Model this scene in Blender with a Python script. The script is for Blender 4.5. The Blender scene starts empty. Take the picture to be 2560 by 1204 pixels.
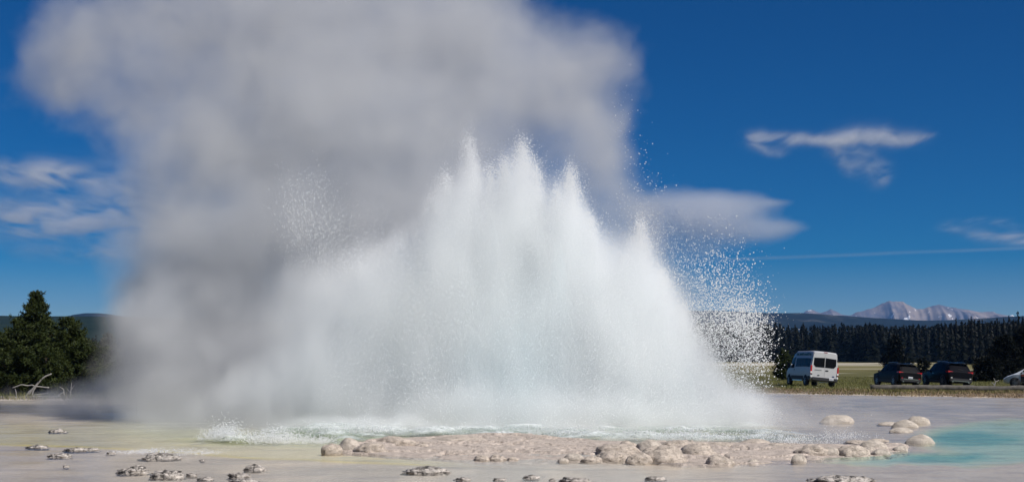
import bpy, bmesh, math, random
import numpy as np
from mathutils import Vector, Matrix, noise as mnoise

S = bpy.context.scene
R = math.radians
# ------------------------------------------------------------------ camera
F, H = 3520.0, 2.0                       # focal length in photo pixels (2560 wide), eye height in metres
PT = math.atan((897 - 602) / F)
cd = bpy.data.cameras.new('camera'); cam = bpy.data.objects.new('camera', cd); S.collection.objects.link(cam)
cam.location = (0, 0, H); cam.rotation_euler = (math.pi / 2 + PT, 0, 0)
cd.sensor_width = 36; cd.lens = 36 * F / 2560; cd.clip_start = 0.1; cd.clip_end = 60000
S.camera = cam
# ------------------------------------------------------------------ sky and sun
SUN_EL, SUN_AZ = R(47), R(128)
SV = Vector((math.sin(SUN_AZ) * math.cos(SUN_EL), math.cos(SUN_AZ) * math.cos(SUN_EL), math.sin(SUN_EL)))
w = bpy.data.worlds.new('World'); S.world = w; w.use_nodes = True
wt = w.node_tree; bg = wt.nodes['Background']
sk = wt.nodes.new('ShaderNodeTexSky'); sk.sky_type = 'NISHITA'; sk.sun_disc = False
sk.sun_elevation = SUN_EL; sk.sun_rotation = SUN_AZ
sk.altitude = 2500; sk.air_density = 1.0; sk.dust_density = 0.0; sk.ozone_density = 4.0
hs = wt.nodes.new('ShaderNodeHueSaturation'); hs.inputs['Hue'].default_value = 0.512
hs.inputs['Saturation'].default_value = 1.95; hs.inputs['Value'].default_value = 0.98
wt.links.new(sk.outputs[0], hs.inputs['Color']); wt.links.new(hs.outputs[0], bg.inputs[0]); bg.inputs[1].default_value = 0.05
sd = bpy.data.lights.new('sun', 'SUN'); sd.energy = 5.0; sd.angle = R(0.5); sd.color = (1.0, 0.955, 0.90)
so = bpy.data.objects.new('sun', sd); S.collection.objects.link(so); so.rotation_euler = SV.to_track_quat('Z', 'Y').to_euler()
vs = S.view_settings; vs.view_transform = 'Standard'; vs.look = 'None'; vs.exposure = 0.0; vs.gamma = 1.0; vs.use_curve_mapping = False
cy = S.cycles
cy.max_bounces = 16; cy.diffuse_bounces = 10; cy.glossy_bounces = 3; cy.transparent_max_bounces = 24; cy.volume_bounces = 12
cy.use_denoising = True; cy.volume_step_rate = 3.0; cy.volume_max_steps = 256; cy.caustics_reflective = False; cy.caustics_refractive = False
cy.sample_clamp_indirect = 4.0

# ------------------------------------------------------------------ helpers
C = S.collection
rng = np.random.default_rng(7); random.seed(7)

def D(px, py):
    u = (px - 1280) / F; v = -(py - 602) / F
    return Vector((u, math.cos(PT) - v * math.sin(PT), math.sin(PT) + v * math.cos(PT)))
def P(px, py, Y):                        # point of the place at distance Y seen in that direction
    d = D(px, py); return Vector((0, 0, H)) + d * (Y / d.y)
def G(px, py, z=0.0):                    # point on level ground
    d = D(px, py); return Vector((0, 0, H)) + d * ((z - H) / d.z)
def topx(x, y, z):
    cp, sp = math.cos(PT), math.sin(PT)
    f = y * cp + (z - H) * sp; u = -y * sp + (z - H) * cp
    return 1280 + F * x / f, 602 - F * u / f

def tag(o, label=None, cat=None, group=None, kind=None):
    if label: o['label'] = label
    if cat: o['category'] = cat
    if group: o['group'] = group
    if kind: o['kind'] = kind
    return o
def empty(name, loc, rz=0.0, rot=None):
    o = bpy.data.objects.new(name, None); C.objects.link(o); o.location = loc
    o.rotation_euler = rot or (0, 0, rz); o.empty_display_size = 0.3
    return o
def mesh_obj(name, verts, faces, mat, parent=None, smooth=False):
    me = bpy.data.meshes.new(name)
    if isinstance(verts, np.ndarray) and isinstance(faces, np.ndarray):
        me.vertices.add(len(verts)); me.vertices.foreach_set('co', verts.astype(np.float32).ravel())
        k = faces.shape[1]
        me.loops.add(faces.size); me.loops.foreach_set('vertex_index', faces.astype(np.int32).ravel())
        me.polygons.add(len(faces)); me.polygons.foreach_set('loop_start', np.arange(0, faces.size, k, dtype=np.int32))
        me.update(calc_edges=True)
    else:
        me.from_pydata([tuple(v) for v in verts], [], [tuple(f) for f in faces]); me.update()
    if smooth: me.polygons.foreach_set('use_smooth', np.ones(len(me.polygons), dtype=bool))
    if mat is not None: me.materials.append(mat)
    o = bpy.data.objects.new(name, me); C.objects.link(o)
    if parent is not None: o.parent = parent
    return o
def color_attr(o, name, arr):            # per-vertex colour (n,3)
    a = o.data.color_attributes.new(name, 'FLOAT_COLOR', 'POINT')
    a.data.foreach_set('color', np.concatenate([arr, np.ones((len(arr), 1))], 1).astype(np.float32).ravel())

class MB:
    def __init__(s): s.v = []; s.f = []
    def add(s, vs_, fs):
        n = len(s.v); s.v += [tuple(v) for v in vs_]; s.f += [tuple(i + n for i in f) for f in fs]; return s
    def box(s, c, d, rot=None):
        x, y, z = d[0] / 2, d[1] / 2, d[2] / 2
        vv = [Vector(p) for p in ((-x,-y,-z),(x,-y,-z),(x,y,-z),(-x,y,-z),(-x,-y,z),(x,-y,z),(x,y,z),(-x,y,z))]
        if rot is not None: vv = [rot @ p for p in vv]
        return s.add([p + Vector(c) for p in vv], [(0,3,2,1),(4,5,6,7),(0,1,5,4),(1,2,6,5),(2,3,7,6),(3,0,4,7)])
    def tube(s, pts, rad, n=6):
        pts = [Vector(p) for p in pts]; rings = []
        for i, p in enumerate(pts):
            t = (pts[min(i + 1, len(pts) - 1)] - pts[max(i - 1, 0)]).normalized()
            a = t.orthogonal().normalized(); b = t.cross(a); r = rad[i] if hasattr(rad, '__len__') else rad
            rings.append([p + (a * math.cos(2 * math.pi * k / n) + b * math.sin(2 * math.pi * k / n)) * r for k in range(n)])
        return s.loft(rings)
    def loft(s, rings, caps=True):
        n = len(rings[0]); vv = [p for r in rings for p in r]; ff = []
        for i in range(len(rings) - 1):
            for k in range(n): ff.append((i * n + k, i * n + (k + 1) % n, (i + 1) * n + (k + 1) % n, (i + 1) * n + k))
        if caps: ff.append(tuple(range(n - 1, -1, -1))); ff.append(tuple((len(rings) - 1) * n + k for k in range(n)))
        return s.add(vv, ff)
    def lathe_x(s, c, prof, n=20):       # profile of (offset along x, radius)
        rings = [[Vector(c) + Vector((dx, math.cos(2 * math.pi * k / n) * r, math.sin(2 * math.pi * k / n) * r)) for k in range(n)] for dx, r in prof]
        return s.loft(rings)
    def slab(s, quad, th):               # a quad thickened backwards
        q = [Vector(p) for p in quad]; nrm = (q[1] - q[0]).cross(q[-1] - q[0]).normalized()
        b = [p - nrm * th for p in q]; k = len(q)
        return s.add(q + b, [tuple(range(k)), tuple(range(2 * k - 1, k - 1, -1))] + [(i, i + k, (i + 1) % k + k, (i + 1) % k) for i in range(k)])
    def build(s, name, mat, parent=None, smooth=False, fix=True):
        o = mesh_obj(name, s.v, s.f, mat, parent, smooth)
        if fix:
            b = bmesh.new(); b.from_mesh(o.data); bmesh.ops.recalc_face_normals(b, faces=b.faces); b.to_mesh(o.data); b.free()
        return o

# numpy value noise (for terrain and points)
def _hash(ix, iy, iz, seed):
    h = (ix * 374761393 + iy * 668265263 + iz * 2147483647 + seed * 974634777) & 0xffffffff
    h = ((h ^ (h >> 13)) * 1274126177) & 0xffffffff
    return ((h ^ (h >> 16)) & 0xffff) / 65535.0
def vnoise(x, y, z=0.0, seed=0):
    x = np.asarray(x, float); y = np.asarray(y, float); z = np.zeros_like(x) + z
    ix, iy, iz = np.floor(x).astype(np.int64), np.floor(y).astype(np.int64), np.floor(z).astype(np.int64)
    fx, fy, fz = x - ix, y - iy, z - iz
    fx, fy, fz = (t * t * (3 - 2 * t) for t in (fx, fy, fz))
    r = 0
    for a in (0, 1):
        for b in (0, 1):
            for c in (0, 1):
                r = r + _hash(ix + a, iy + b, iz + c, seed) * (fx if a else 1 - fx) * (fy if b else 1 - fy) * (fz if c else 1 - fz)
    return r
def fbm(x, y, z=0.0, o=4, seed=0, g=0.5):
    s = 0; a = 1; t = 0
    for i in range(o):
        f = 2.0 ** i
        s = s + a * vnoise(np.asarray(x) * f, np.asarray(y) * f, np.asarray(z) * f, seed + i); t += a; a *= g
    return s / t
def sstep(a, b, x):
    t = np.clip((x - a) / (b - a), 0, 1); return t * t * (3 - 2 * t)

# ------------------------------------------------------------------ materials
def new_mat(name):
    m = bpy.data.materials.new(name); m.use_nodes = True; t = m.node_tree
    return m, t, t.nodes['Principled BSDF'], t.nodes['Material Output']
def nodes_noise(t, scale, detail=5, rough=.6, stretch=None, dist=0.0):
    tc = t.nodes.new('ShaderNodeTexCoord'); n = t.nodes.new('ShaderNodeTexNoise')
    n.inputs['Scale'].default_value = scale; n.inputs['Detail'].default_value = detail; n.inputs['Roughness'].default_value = rough; n.inputs['Distortion'].default_value = dist
    if stretch:
        mp = t.nodes.new('ShaderNodeMapping'); mp.inputs['Scale'].default_value = stretch
        t.links.new(tc.outputs['Object'], mp.inputs[0]); t.links.new(mp.outputs[0], n.inputs['Vector'])
    else: t.links.new(tc.outputs['Object'], n.inputs['Vector'])
    return n
def ramp(t, src, stops):
    r = t.nodes.new('ShaderNodeValToRGB'); el = r.color_ramp.elements
    while len(el) < len(stops): el.new(.5)
    for e, (p, c) in zip(el, stops): e.position = p; e.color = (*c, 1)
    t.links.new(src, r.inputs[0]); return r.outputs[0]
def bump(t, b, src, strength, dist=.02):
    n = t.nodes.new('ShaderNodeBump'); n.inputs['Strength'].default_value = strength; n.inputs['Distance'].default_value = dist
    t.links.new(src, n.inputs['Height']); t.links.new(n.outputs[0], b.inputs['Normal']); return n
def simple(name, col, rough=.5, metal=0.0, var=0.12, scale=8, coat=0.0, spec=.5):
    m, t, b, o = new_mat(name)
    n = nodes_noise(t, scale)
    t.links.new(ramp(t, n.outputs[0], [(.25, tuple(c * (1 - var) for c in col)), (.75, tuple(min(1, c * (1 + var)) for c in col))]), b.inputs['Base Color'])
    b.inputs['Roughness'].default_value = rough; b.inputs['Metallic'].default_value = metal; b.inputs['Coat Weight'].default_value = coat
    b.inputs['Specular IOR Level'].default_value = spec
    return m
def mixrgb(t, fac, a, b_, mode='MIX'):
    m = t.nodes.new('ShaderNodeMix'); m.data_type = 'RGBA'; m.blend_type = mode
    for sock, v in ((m.inputs[0], fac), (m.inputs[6], a), (m.inputs[7], b_)):
        if hasattr(v, 'links'): t.links.new(v, sock)
        else: sock.default_value = (*v, 1) if hasattr(v, '__len__') else v
    return m.outputs[2]
def attr(t, name):
    a = t.nodes.new('ShaderNodeAttribute'); a.attribute_name = name; return a

def rock_mat(name, light, dark, crack=.5, pit=60):
    m, t, b, o = new_mat(name)
    n1 = nodes_noise(t, 3.0, 6, .65); n2 = nodes_noise(t, 9 if crack < .9 else 7, 6, .7, (1, 1, 2)); n3 = nodes_noise(t, pit, 3, .6)
    vo = t.nodes.new('ShaderNodeTexVoronoi'); vo.feature = 'DISTANCE_TO_EDGE'; vo.inputs['Scale'].default_value = 5
    mixv = t.nodes.new('ShaderNodeVectorMath'); mixv.operation = 'ADD'
    tc = t.nodes.new('ShaderNodeTexCoord'); sc = t.nodes.new('ShaderNodeVectorMath'); sc.operation = 'SCALE'; sc.inputs['Scale'].default_value = .35
    t.links.new(n2.outputs['Color'], sc.inputs[0]); t.links.new(tc.outputs['Object'], mixv.inputs[0]); t.links.new(sc.outputs[0], mixv.inputs[1]); t.links.new(mixv.outputs[0], vo.inputs['Vector'])
    base = ramp(t, n1.outputs[0], [(.3, tuple(c * .8 for c in light)), (.5, light), (.75, tuple(min(1, c * 1.12) for c in light))])
    sh_ = .08 if crack > .9 else 0.0
    stain = ramp(t, n2.outputs[0], [(.32 + sh_, (1, 1, 1)), (.45 + sh_, (0, 0, 0))])
    sm = t.nodes.new('ShaderNodeMath'); sm.operation = 'MULTIPLY'; t.links.new(stain, sm.inputs[0]); sm.inputs[1].default_value = crack
    col = mixrgb(t, sm.outputs[0], base, dark)
    speck = ramp(t, n3.outputs[0], [(.36, (1, 1, 1)), (.45, (0, 0, 0))])
    sp = t.nodes.new('ShaderNodeMath'); sp.operation = 'MULTIPLY'; t.links.new(speck, sp.inputs[0]); sp.inputs[1].default_value = .55 * crack + .2
    col = mixrgb(t, sp.outputs[0], col, tuple(c * .6 for c in dark))
    t.links.new(col, b.inputs['Base Color'])
    b.inputs['Roughness'].default_value = .8
    h = t.nodes.new('ShaderNodeMath'); h.operation = 'ADD'; t.links.new(n2.outputs[0], h.inputs[0])
    cl = t.nodes.new('ShaderNodeMath'); cl.operation = 'MINIMUM'; t.links.new(vo.outputs[0], cl.inputs[0]); cl.inputs[1].default_value = .08
    ml = t.nodes.new('ShaderNodeMath'); ml.operation = 'MULTIPLY'; t.links.new(cl.outputs[0], ml.inputs[0]); ml.inputs[1].default_value = 3
    t.links.new(ml.outputs[0], h.inputs[1])
    bump(t, b, h.outputs[0], .9, .035)
    return m

M = {}
M['sinter'] = rock_mat('sinter', (.56, .48, .40), (.10, .075, .05), .8)
M['sinter_smooth'] = rock_mat('sinter_smooth', (.54, .475, .40), (.24, .19, .14), .4, 40)
M['sinter_dark'] = rock_mat('sinter_dark', (.55, .50, .45), (.02, .017, .014), 1.0, 22)
M['ledge'] = rock_mat('ledge', (.57, .485, .415), (.14, .10, .07), .7, 30)
M['bark'] = simple('bark', (.10, .075, .055), .9, var=.4, scale=20)
M['deadwood'] = simple('deadwood', (.27, .255, .235), .8, var=.35, scale=25)
M['log'] = simple('weathered_log', (.11, .10, .085), .9, var=.5, scale=4)

def foliage(name, a, b_, scale):
    m, t, b, o = new_mat(name)
    n = nodes_noise(t, scale, 3)
    t.links.new(ramp(t, n.outputs[0], [(.3, a), (.7, b_)]), b.inputs['Base Color'])
    b.inputs['Roughness'].default_value = .6; b.inputs['Specular IOR Level'].default_value = .15
    return m
M['pine'] = foliage('pine_needles', (.014, .024, .006), (.046, .058, .014), 2.2)
M['pine_grey'] = foliage('grey_pine_needles', (.05, .055, .045), (.09, .095, .07), 1.5)
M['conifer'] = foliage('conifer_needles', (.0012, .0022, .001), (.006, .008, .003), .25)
M['grass'] = foliage('dry_grass', (.16, .14, .05), (.10, .12, .03), .6)
M['brush'] = foliage('dry_brush', (.22, .16, .09), (.30, .22, .13), .7)

# ------------------------------------------------------------------ the ground
VEH = []                                 # (x, y, heading, roll, half length, half width): the verge under each vehicle is canted
def heading_from(px, rel): return math.atan((px - 1280) / F) - R(rel)     # clockwise from +Y
def veh_place(px, py, rel, roll, L, W):
    g = G(px, py); hd = heading_from(px, rel); VEH.append((g.x, g.y, hd, R(roll), L / 2, W / 2)); return g, hd, R(roll)
VAN = veh_place(2024, 966, 18.5, 5.5, 6.0, 2.06)
SUV_A = veh_place(2240, 966, 26, 4.5, 4.6, 1.86)
SUV_B = veh_place(2364, 967, 25, 4.5, 4.7, 1.90)
HATCH = veh_place(2594, 968, 78, 0.0, 4.4, 1.76)

def shore(x):                            # distance at which the water ends
    return np.where(x > 0, np.interp(x, [0, 12, 16, 21, 26, 60], [84, 84, 83.0, 78, 73.5, 66]), np.interp(x, [-60, -28, -18, -12, 0], [66, 69, 71, 76, 84])) 
def pool_mask(x, y):                     # the blue pool on the right
    px, py = 1280 + F * x / y, 897 + F * H / y
    w_ = 14 * (fbm(px * .012, py * .05, 3.0, 3, 5) - .5)
    a = np.sqrt(((px - 2570) / 300) ** 2 + ((py + w_ - 1092) / 52) ** 2); c_ = np.sqrt(((px - 2330) / 330) ** 2 + ((py + w_ - 1139) / 17) ** 2)
    return np.clip((1 - sstep(.72, 1.05, a)) + (1 - sstep(.6, 1.05, c_)), 0, 1)
def pool_deep(x, y):
    px, py = 1280 + F * x / y, 897 + F * H / y
    w_ = 16 * (fbm(px * .016, py * .08, 9.0, 4, 55) - .5)
    a = np.sqrt(((px - 2430) / 150) ** 2 + ((py + w_ - 1092) / 20) ** 2); c_ = np.sqrt(((px - 2350) / 150) ** 2 + ((py + w_ - 1137) / 10) ** 2)
    return np.clip((1 - sstep(.5, 1.0, a)) + (1 - sstep(.55, 1.0, c_)), 0, 1)
def ground_z(x, y):
    x = np.asarray(x, float); y = np.asarray(y, float)
    sh = shore(x) + 2.2 * (fbm(x * .35, y * .35, 0, 3, 11) - .5)
    d = y - sh
    n = fbm(x * .5, y * .5, 1.0, 4, 2) - .5
    under = -.05 + .035 * n - .02 * pool_mask(x, y)
    bank = .03 + .10 * sstep(0, 2.5, d) - .08 * sstep(5, 12, d) + .10 * n * (1 - sstep(14, 30, d)) * sstep(0, 1, d)
    far = np.interp(y, [0, 110, 250, 600, 1500, 14000], [0, 0, .25, .95, 3.0, 20.0])
    z = np.where(d < 0, under + (.05 + .03) * sstep(-1.5, 0, d), bank + far)
    for (vx, vy, hd, ro, hl, hw) in VEH:
        dx, dy = x - vx, y - vy
        lx = dx * math.cos(hd) - dy * math.sin(hd); ly = dx * math.sin(hd) + dy * math.cos(hd)
        k = (1 - sstep(hw, hw + 1.6, np.abs(lx))) * (1 - sstep(hl, hl + 1.8, np.abs(ly)))
        z = z * (1 - k) + k * (0.03 - np.clip(lx, -1.2, 1.2) * math.tan(ro) * .9)
    return z
rows = np.concatenate([np.arange(13, 60, .17), np.arange(60, 125, .4), 125 * np.exp(np.linspace(0, math.log(14000 / 125), 150))])
ang = np.concatenate([np.linspace(-55, -24, 40)[:-1], np.linspace(-24, 24, 330), np.linspace(24, 55, 40)[1:]])
TA = np.tan(np.radians(ang))
YY, XX = np.meshgrid(rows, TA, indexing='ij'); XX = XX * YY
def grid_faces(nr, nc):
    i = np.arange(nr - 1)[:, None] * nc + np.arange(nc - 1)[None]
    i = i.ravel(); return np.stack([i, i + 1, i + nc + 1, i + nc], 1)
ZZ = ground_z(XX, YY)
xv, yv = XX.ravel(), YY.ravel()
# colours that the ground itself has: sinter, bacterial mats, soil, turf
cpx = 1280 + F * xv / yv; cpy = 897 + F * H / yv          # map coordinates used to lay the mineral bands out
lerp = lambda a, b, k: a * (1 - k)[:, None] + np.array(b)[None] * k[:, None]
n1 = fbm(xv * .25, yv * .12, 0, 4, 21); n2 = fbm(xv * 1.2, yv * .5, 0, 4, 22)
col = np.tile(np.array([.55, .475, .39]), (len(xv), 1))
col = lerp(col, (.45, .40, .35), sstep(.40, .65, n1))
col = lerp(col, (.62, .54, .45), sstep(.5, .75, n2) * .6)
line = np.interp(cpx, [-400, 0, 250, 500, 620, 760, 900, 1150, 1400], [1099, 1103, 1112, 1125, 1136, 1141, 1148, 1158, 1170]) + 5 * (n2 - .5)
above = line - cpy                                          # >0 beyond the line
lm = sstep(0, 3, above) * (1 - sstep(30, 75, above)) * (1 - sstep(1000, 1250, cpx))
col = lerp(col, (.60, .55, .34), lm * .75)
gm = sstep(20, 45, above) * (1 - sstep(60, 110, above)) * (1 - sstep(820, 1000, cpx)) * sstep(150, 420, cpx)
col = lerp(col, (.44, .46, .30), gm * .8)
yl = np.exp(-((above - 1.5) / 2.2) ** 2) * (1 - sstep(1020, 1120, cpx))
col = lerp(col, (.72, .60, .14), yl * .6)
col = lerp(col, (.62, .60, .53), pool_mask(xv, yv))
rim = np.clip(pool_mask(xv, yv) * (1 - pool_mask(xv, yv)) * 4, 0, 1); col = lerp(col, (.60, .58, .42), rim * .7)
d = yv - shore(xv)
soil = sstep(-.6, .4, d + 2.0 * (n2 - .5)); col = lerp(col, (.20, .155, .11), soil)
turf = sstep(3, 10, d + 6 * (n1 - .5)) ; col = lerp(col, (.105, .100, .035), turf)
fl = sstep(170, 260, yv); col = lerp(col, (.17, .15, .06), fl)
strk = fl * sstep(.66, .74, fbm(xv * .012, yv * .022, 0, 3, 33)) * (1 - sstep(450, 600, yv)); col = lerp(col, (.45, .41, .33), strk)
pale = sstep(.66, .74, fbm(xv * .12, yv * .3, 0, 3, 34)) * turf * (1 - fl); col = lerp(col, (.40, .37, .27), pale * .8)
m, t, b, o_ = new_mat('ground')
ca = attr(t, 'zone'); nf = nodes_noise(t, 1.1, 8, .68, (.45, .8, 1)); nf2 = nodes_noise(t, 9, 5, .7)
c1 = mixrgb(t, 1.0, ca.outputs[0], ramp(t, nf.outputs[0], [(.25, (.60, .59, .60)), (.5, (1, 1, 1)), (.75, (1.18, 1.14, 1.08))]), 'MULTIPLY')
c2 = mixrgb(t, 1.0, c1, ramp(t, nf2.outputs[0], [(.25, (.8, .8, .8)), (.6, (1.08, 1.08, 1.08))]), 'MULTIPLY')
t.links.new(c2, b.inputs['Base Color']); b.inputs['Roughness'].default_value = .9; b.inputs['Specular IOR Level'].default_value = .2
bump(t, b, nf2.outputs[0], .6, .03)
ground = mesh_obj('ground', np.stack([xv, yv, ZZ.ravel()], 1), grid_faces(len(rows), len(ang)), m, smooth=True)
color_attr(ground, 'zone', col); tag(ground, kind='structure')

# ------------------------------------------------------------------ water
wrows = np.concatenate([np.arange(13, 29, .3), np.arange(29, 52, .085), np.arange(52, 86, .5)])
wang = np.linspace(-36, 36, 380); WT = np.tan(np.radians(wang))
WY, WX = np.meshgrid(wrows, WT, indexing='ij'); WX = WX * WY
wx, wy = WX.ravel(), WY.ravel()
wpx = 1280 + F * wx / wy; wpy = 897 + F * H / wy
crater = sstep(-7.6, -5.5, wx) * (1 - sstep(6.2, 8.6, wx)) * sstep(34.0, 35.6, wy) * (1 - sstep(48, 51, wy))
leftsurge = np.exp(-((wx + 6.6) / 1.6) ** 2 - ((wy - 35.2) / 1.6) ** 2)
chop = np.clip(crater + leftsurge, 0, 1)
nn = fbm(wx * 1.5, wy * 1.2, 0, 4, 41); nb = fbm(wx * .5, wy * .45, 0, 3, 43)
wz = chop * (.40 * (nn - .42) + .25 * (nb - .45)) + .003 * (fbm(wx * 1.3, wy * 2.5, 0, 2, 44) - .5)
foam = .7 * np.clip(chop * sstep(.50, .70, nn + .25 * (nb - .5)), 0, 1)
pm = pool_mask(wx, wy)
shelf = fbm(wx * .55, wy * .28, 0, 3, 52)
deep = pm * pool_deep(wx, wy)
lw = lambda a, b, k: a * (1 - k)[:, None] + np.array(b)[None] * k[:, None]
tint = np.tile(np.array([.93, .93, .92]), (len(wx), 1))
tint = lw(tint, (.72, .87, .82), pm * .9); tint = lw(tint, (.46, .72, .71), deep * .9)
tint = lw(tint, (.78, .88, .85), crater * .9)
tint = lw(tint, (.80, .86, .66), leftsurge * .7)
m, t, b, o_ = new_mat('water'); t.nodes.remove(b)
tn = attr(t, 'tint'); fm = attr(t, 'foam')
tr = t.nodes.new('ShaderNodeBsdfTransparent'); t.links.new(tn.outputs[0], tr.inputs[0])
gl = t.nodes.new('ShaderNodeBsdfGlossy'); gl.inputs['Roughness'].default_value = .2; gl.inputs['Color'].default_value = (1, 1, 1, 1)
df = t.nodes.new('ShaderNodeBsdfDiffuse'); df.inputs['Color'].default_value = (.80, .84, .84, 1)
wn1 = nodes_noise(t, .9, 4, .6, (1, 3.2, 1), .4); wn2 = nodes_noise(t, 5, 3, .6, (1, 2.4, 1))
add = t.nodes.new('ShaderNodeMath'); add.operation = 'MULTIPLY_ADD'; t.links.new(wn2.outputs[0], add.inputs[0]); add.inputs[1].default_value = .25; t.links.new(wn1.outputs[0], add.inputs[2])
bp = t.nodes.new('ShaderNodeBump'); bp.inputs['Strength'].default_value = .4; bp.inputs['Distance'].default_value = .02
t.links.new(add.outputs[0], bp.inputs['Height']); t.links.new(bp.outputs[0], gl.inputs['Normal'])
rn = nodes_noise(t, .35, 5, .65, (1, 2.2, 1), .8); t.links.new(ramp(t, rn.outputs[0], [(.35, (.08, .08, .08)), (.62, (.30, .30, .30))]), gl.inputs['Roughness'])
fr = t.nodes.new('ShaderNodeFresnel'); fr.inputs['IOR'].default_value = 1.33; t.links.new(bp.outputs[0], fr.inputs['Normal'])
fk = t.nodes.new('ShaderNodeMath'); fk.operation = 'MULTIPLY'; t.links.new(fr.outputs[0], fk.inputs[0]); fk.inputs[1].default_value = .56
mx = t.nodes.new('ShaderNodeMixShader'); t.links.new(fk.outputs[0], mx.inputs[0]); t.links.new(tr.outputs[0], mx.inputs[1]); t.links.new(gl.outputs[0], mx.inputs[2])
fn = nodes_noise(t, 7, 5, .7); fmul = t.nodes.new('ShaderNodeMath'); fmul.operation = 'MULTIPLY'; fmul.use_clamp = True
t.links.new(fm.outputs['Fac'], fmul.inputs[0]); t.links.new(ramp(t, fn.outputs[0], [(.3, (.2, .2, .2)), (.6, (1, 1, 1))]), fmul.inputs[1])
mx2 = t.nodes.new('ShaderNodeMixShader'); t.links.new(fmul.outputs[0], mx2.inputs[0]); t.links.new(mx.outputs[0], mx2.inputs[1]); t.links.new(df.outputs[0], mx2.inputs[2])
t.links.new(mx2.outputs[0], o_.inputs['Surface'])
water = mesh_obj('water', np.stack([wx, wy, wz], 1), grid_faces(len(wrows), len(wang)), m, smooth=True)
color_attr(water, 'tint', tint); color_attr(water, 'foam', np.repeat(foam[:, None], 3, 1)); tag(water, kind='structure')

# ------------------------------------------------------------------ far hills and mountains
def ridge(name, prof, Y, depth, mat, rough, seed, nx=220, nt=26, label=None, power=1.0):
    xs = np.linspace(prof[0][0], prof[-1][0], nx); ys = np.interp(xs, [p[0] for p in prof], [p[1] for p in prof])
    ux = (xs - 1280) / F * Y
    crest = np.array([P(a, b_, Y).z for a, b_ in zip(xs, ys)])
    tt = np.linspace(-1, 1, nt)
    Tm, Um = np.meshgrid(tt, ux, indexing='ij')
    Cm = np.tile(crest, (nt, 1))
    k = (1 - np.abs(Tm)) ** power
    Yp = Y + Tm * depth
    s = 6.0 / depth
    n = fbm(Um * s, Yp * s * .6, 0, 5, seed) - .5
    gully = np.abs(fbm(Um * s * 2, Yp * s * .4, 0, 4, seed + 9) - .5)
    Z = Cm * k + rough * Cm * (n - .8 * gully) * k * (1 - k) * 4
    Z = np.where(np.abs(Tm) > .999, -5, Z)
    Xm = Um * (Yp / Y) ** .5
    o = mesh_obj(name, np.stack([Xm.ravel(), Yp.ravel(), Z.ravel()], 1), grid_faces(nt, nx), mat, smooth=True)
    return tag(o, kind='structure', label=label)
m, t, b, o_ = new_mat('wooded_hill')
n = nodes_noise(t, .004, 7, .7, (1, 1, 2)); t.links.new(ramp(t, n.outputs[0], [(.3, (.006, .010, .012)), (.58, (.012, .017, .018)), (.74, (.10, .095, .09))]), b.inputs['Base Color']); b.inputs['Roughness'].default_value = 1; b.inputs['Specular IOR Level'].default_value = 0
M['hill'] = m
m, t, b, o_ = new_mat('forest_ridge')
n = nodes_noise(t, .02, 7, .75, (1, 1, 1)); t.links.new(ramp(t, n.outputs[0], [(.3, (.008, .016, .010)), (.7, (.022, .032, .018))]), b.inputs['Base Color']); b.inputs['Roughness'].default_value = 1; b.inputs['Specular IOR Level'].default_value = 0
M['ridge'] = m
m, t, b, o_ = new_mat('mountain_rock')
n = nodes_noise(t, .0022, 7, .65, (1, .6, 1)); nsn = nodes_noise(t, .010, 5, .6, (1.4, .7, .7))
bc = ramp(t, n.outputs[0], [(.32, (.07, .07, .085)), (.48, (.27, .22, .185)), (.58, (.11, .105, .12)), (.72, (.24, .20, .18))])
t.links.new(mixrgb(t, ramp(t, nsn.outputs[0], [(.63, (0, 0, 0)), (.65, (1, 1, 1))]), bc, (.8, .8, .8)), b.inputs['Base Color']); b.inputs['Roughness'].default_value = 1; b.inputs['Specular IOR Level'].default_value = 0
M['mountain'] = m
ridge('mountain', [(1960, 800), (2000, 781), (2015, 772), (2028, 769), (2040, 774), (2050, 776), (2065, 771), (2075, 766), (2085, 771), (2100, 779), (2125, 780), (2150, 772), (2180, 762), (2200, 754), (2218, 749), (2238, 747), (2258, 751), (2275, 757), (2290, 765), (2305, 766), (2325, 760), (2345, 757), (2360, 762), (2375, 767), (2400, 770), (2430, 772), (2455, 777), (2480, 775), (2505, 781), (2540, 790), (2600, 800)], 12000, 1500, M['mountain'], .95, 61, 320, 34)
ridge('hill', [(1300, 800), (1550, 776), (1700, 771), (1800, 772), (1915, 778), (2000, 778), (2080, 783), (2150, 788), (2240, 794), (2320, 797), (2400, 795), (2480, 790), (2560, 786), (2700, 780), (3000, 790), (3300, 810)], 5200, 1300, M['hill'], .25, 65, 300)
ridge('hill', [(-300, 800), (100, 796), (170, 788), (190, 781), (215, 778), (250, 778), (275, 780), (295, 783), (330, 790), (500, 800), (900, 810)], 5200, 1200, M['hill'], .2, 67, 200)
ridge('hill', [(-900, 780), (-300, 783), (0, 785), (100, 787), (200, 787), (300, 789), (500, 795), (800, 806), (1200, 815), (1500, 830)], 2300, 900, M['ridge'], .1, 69, 240)

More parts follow.
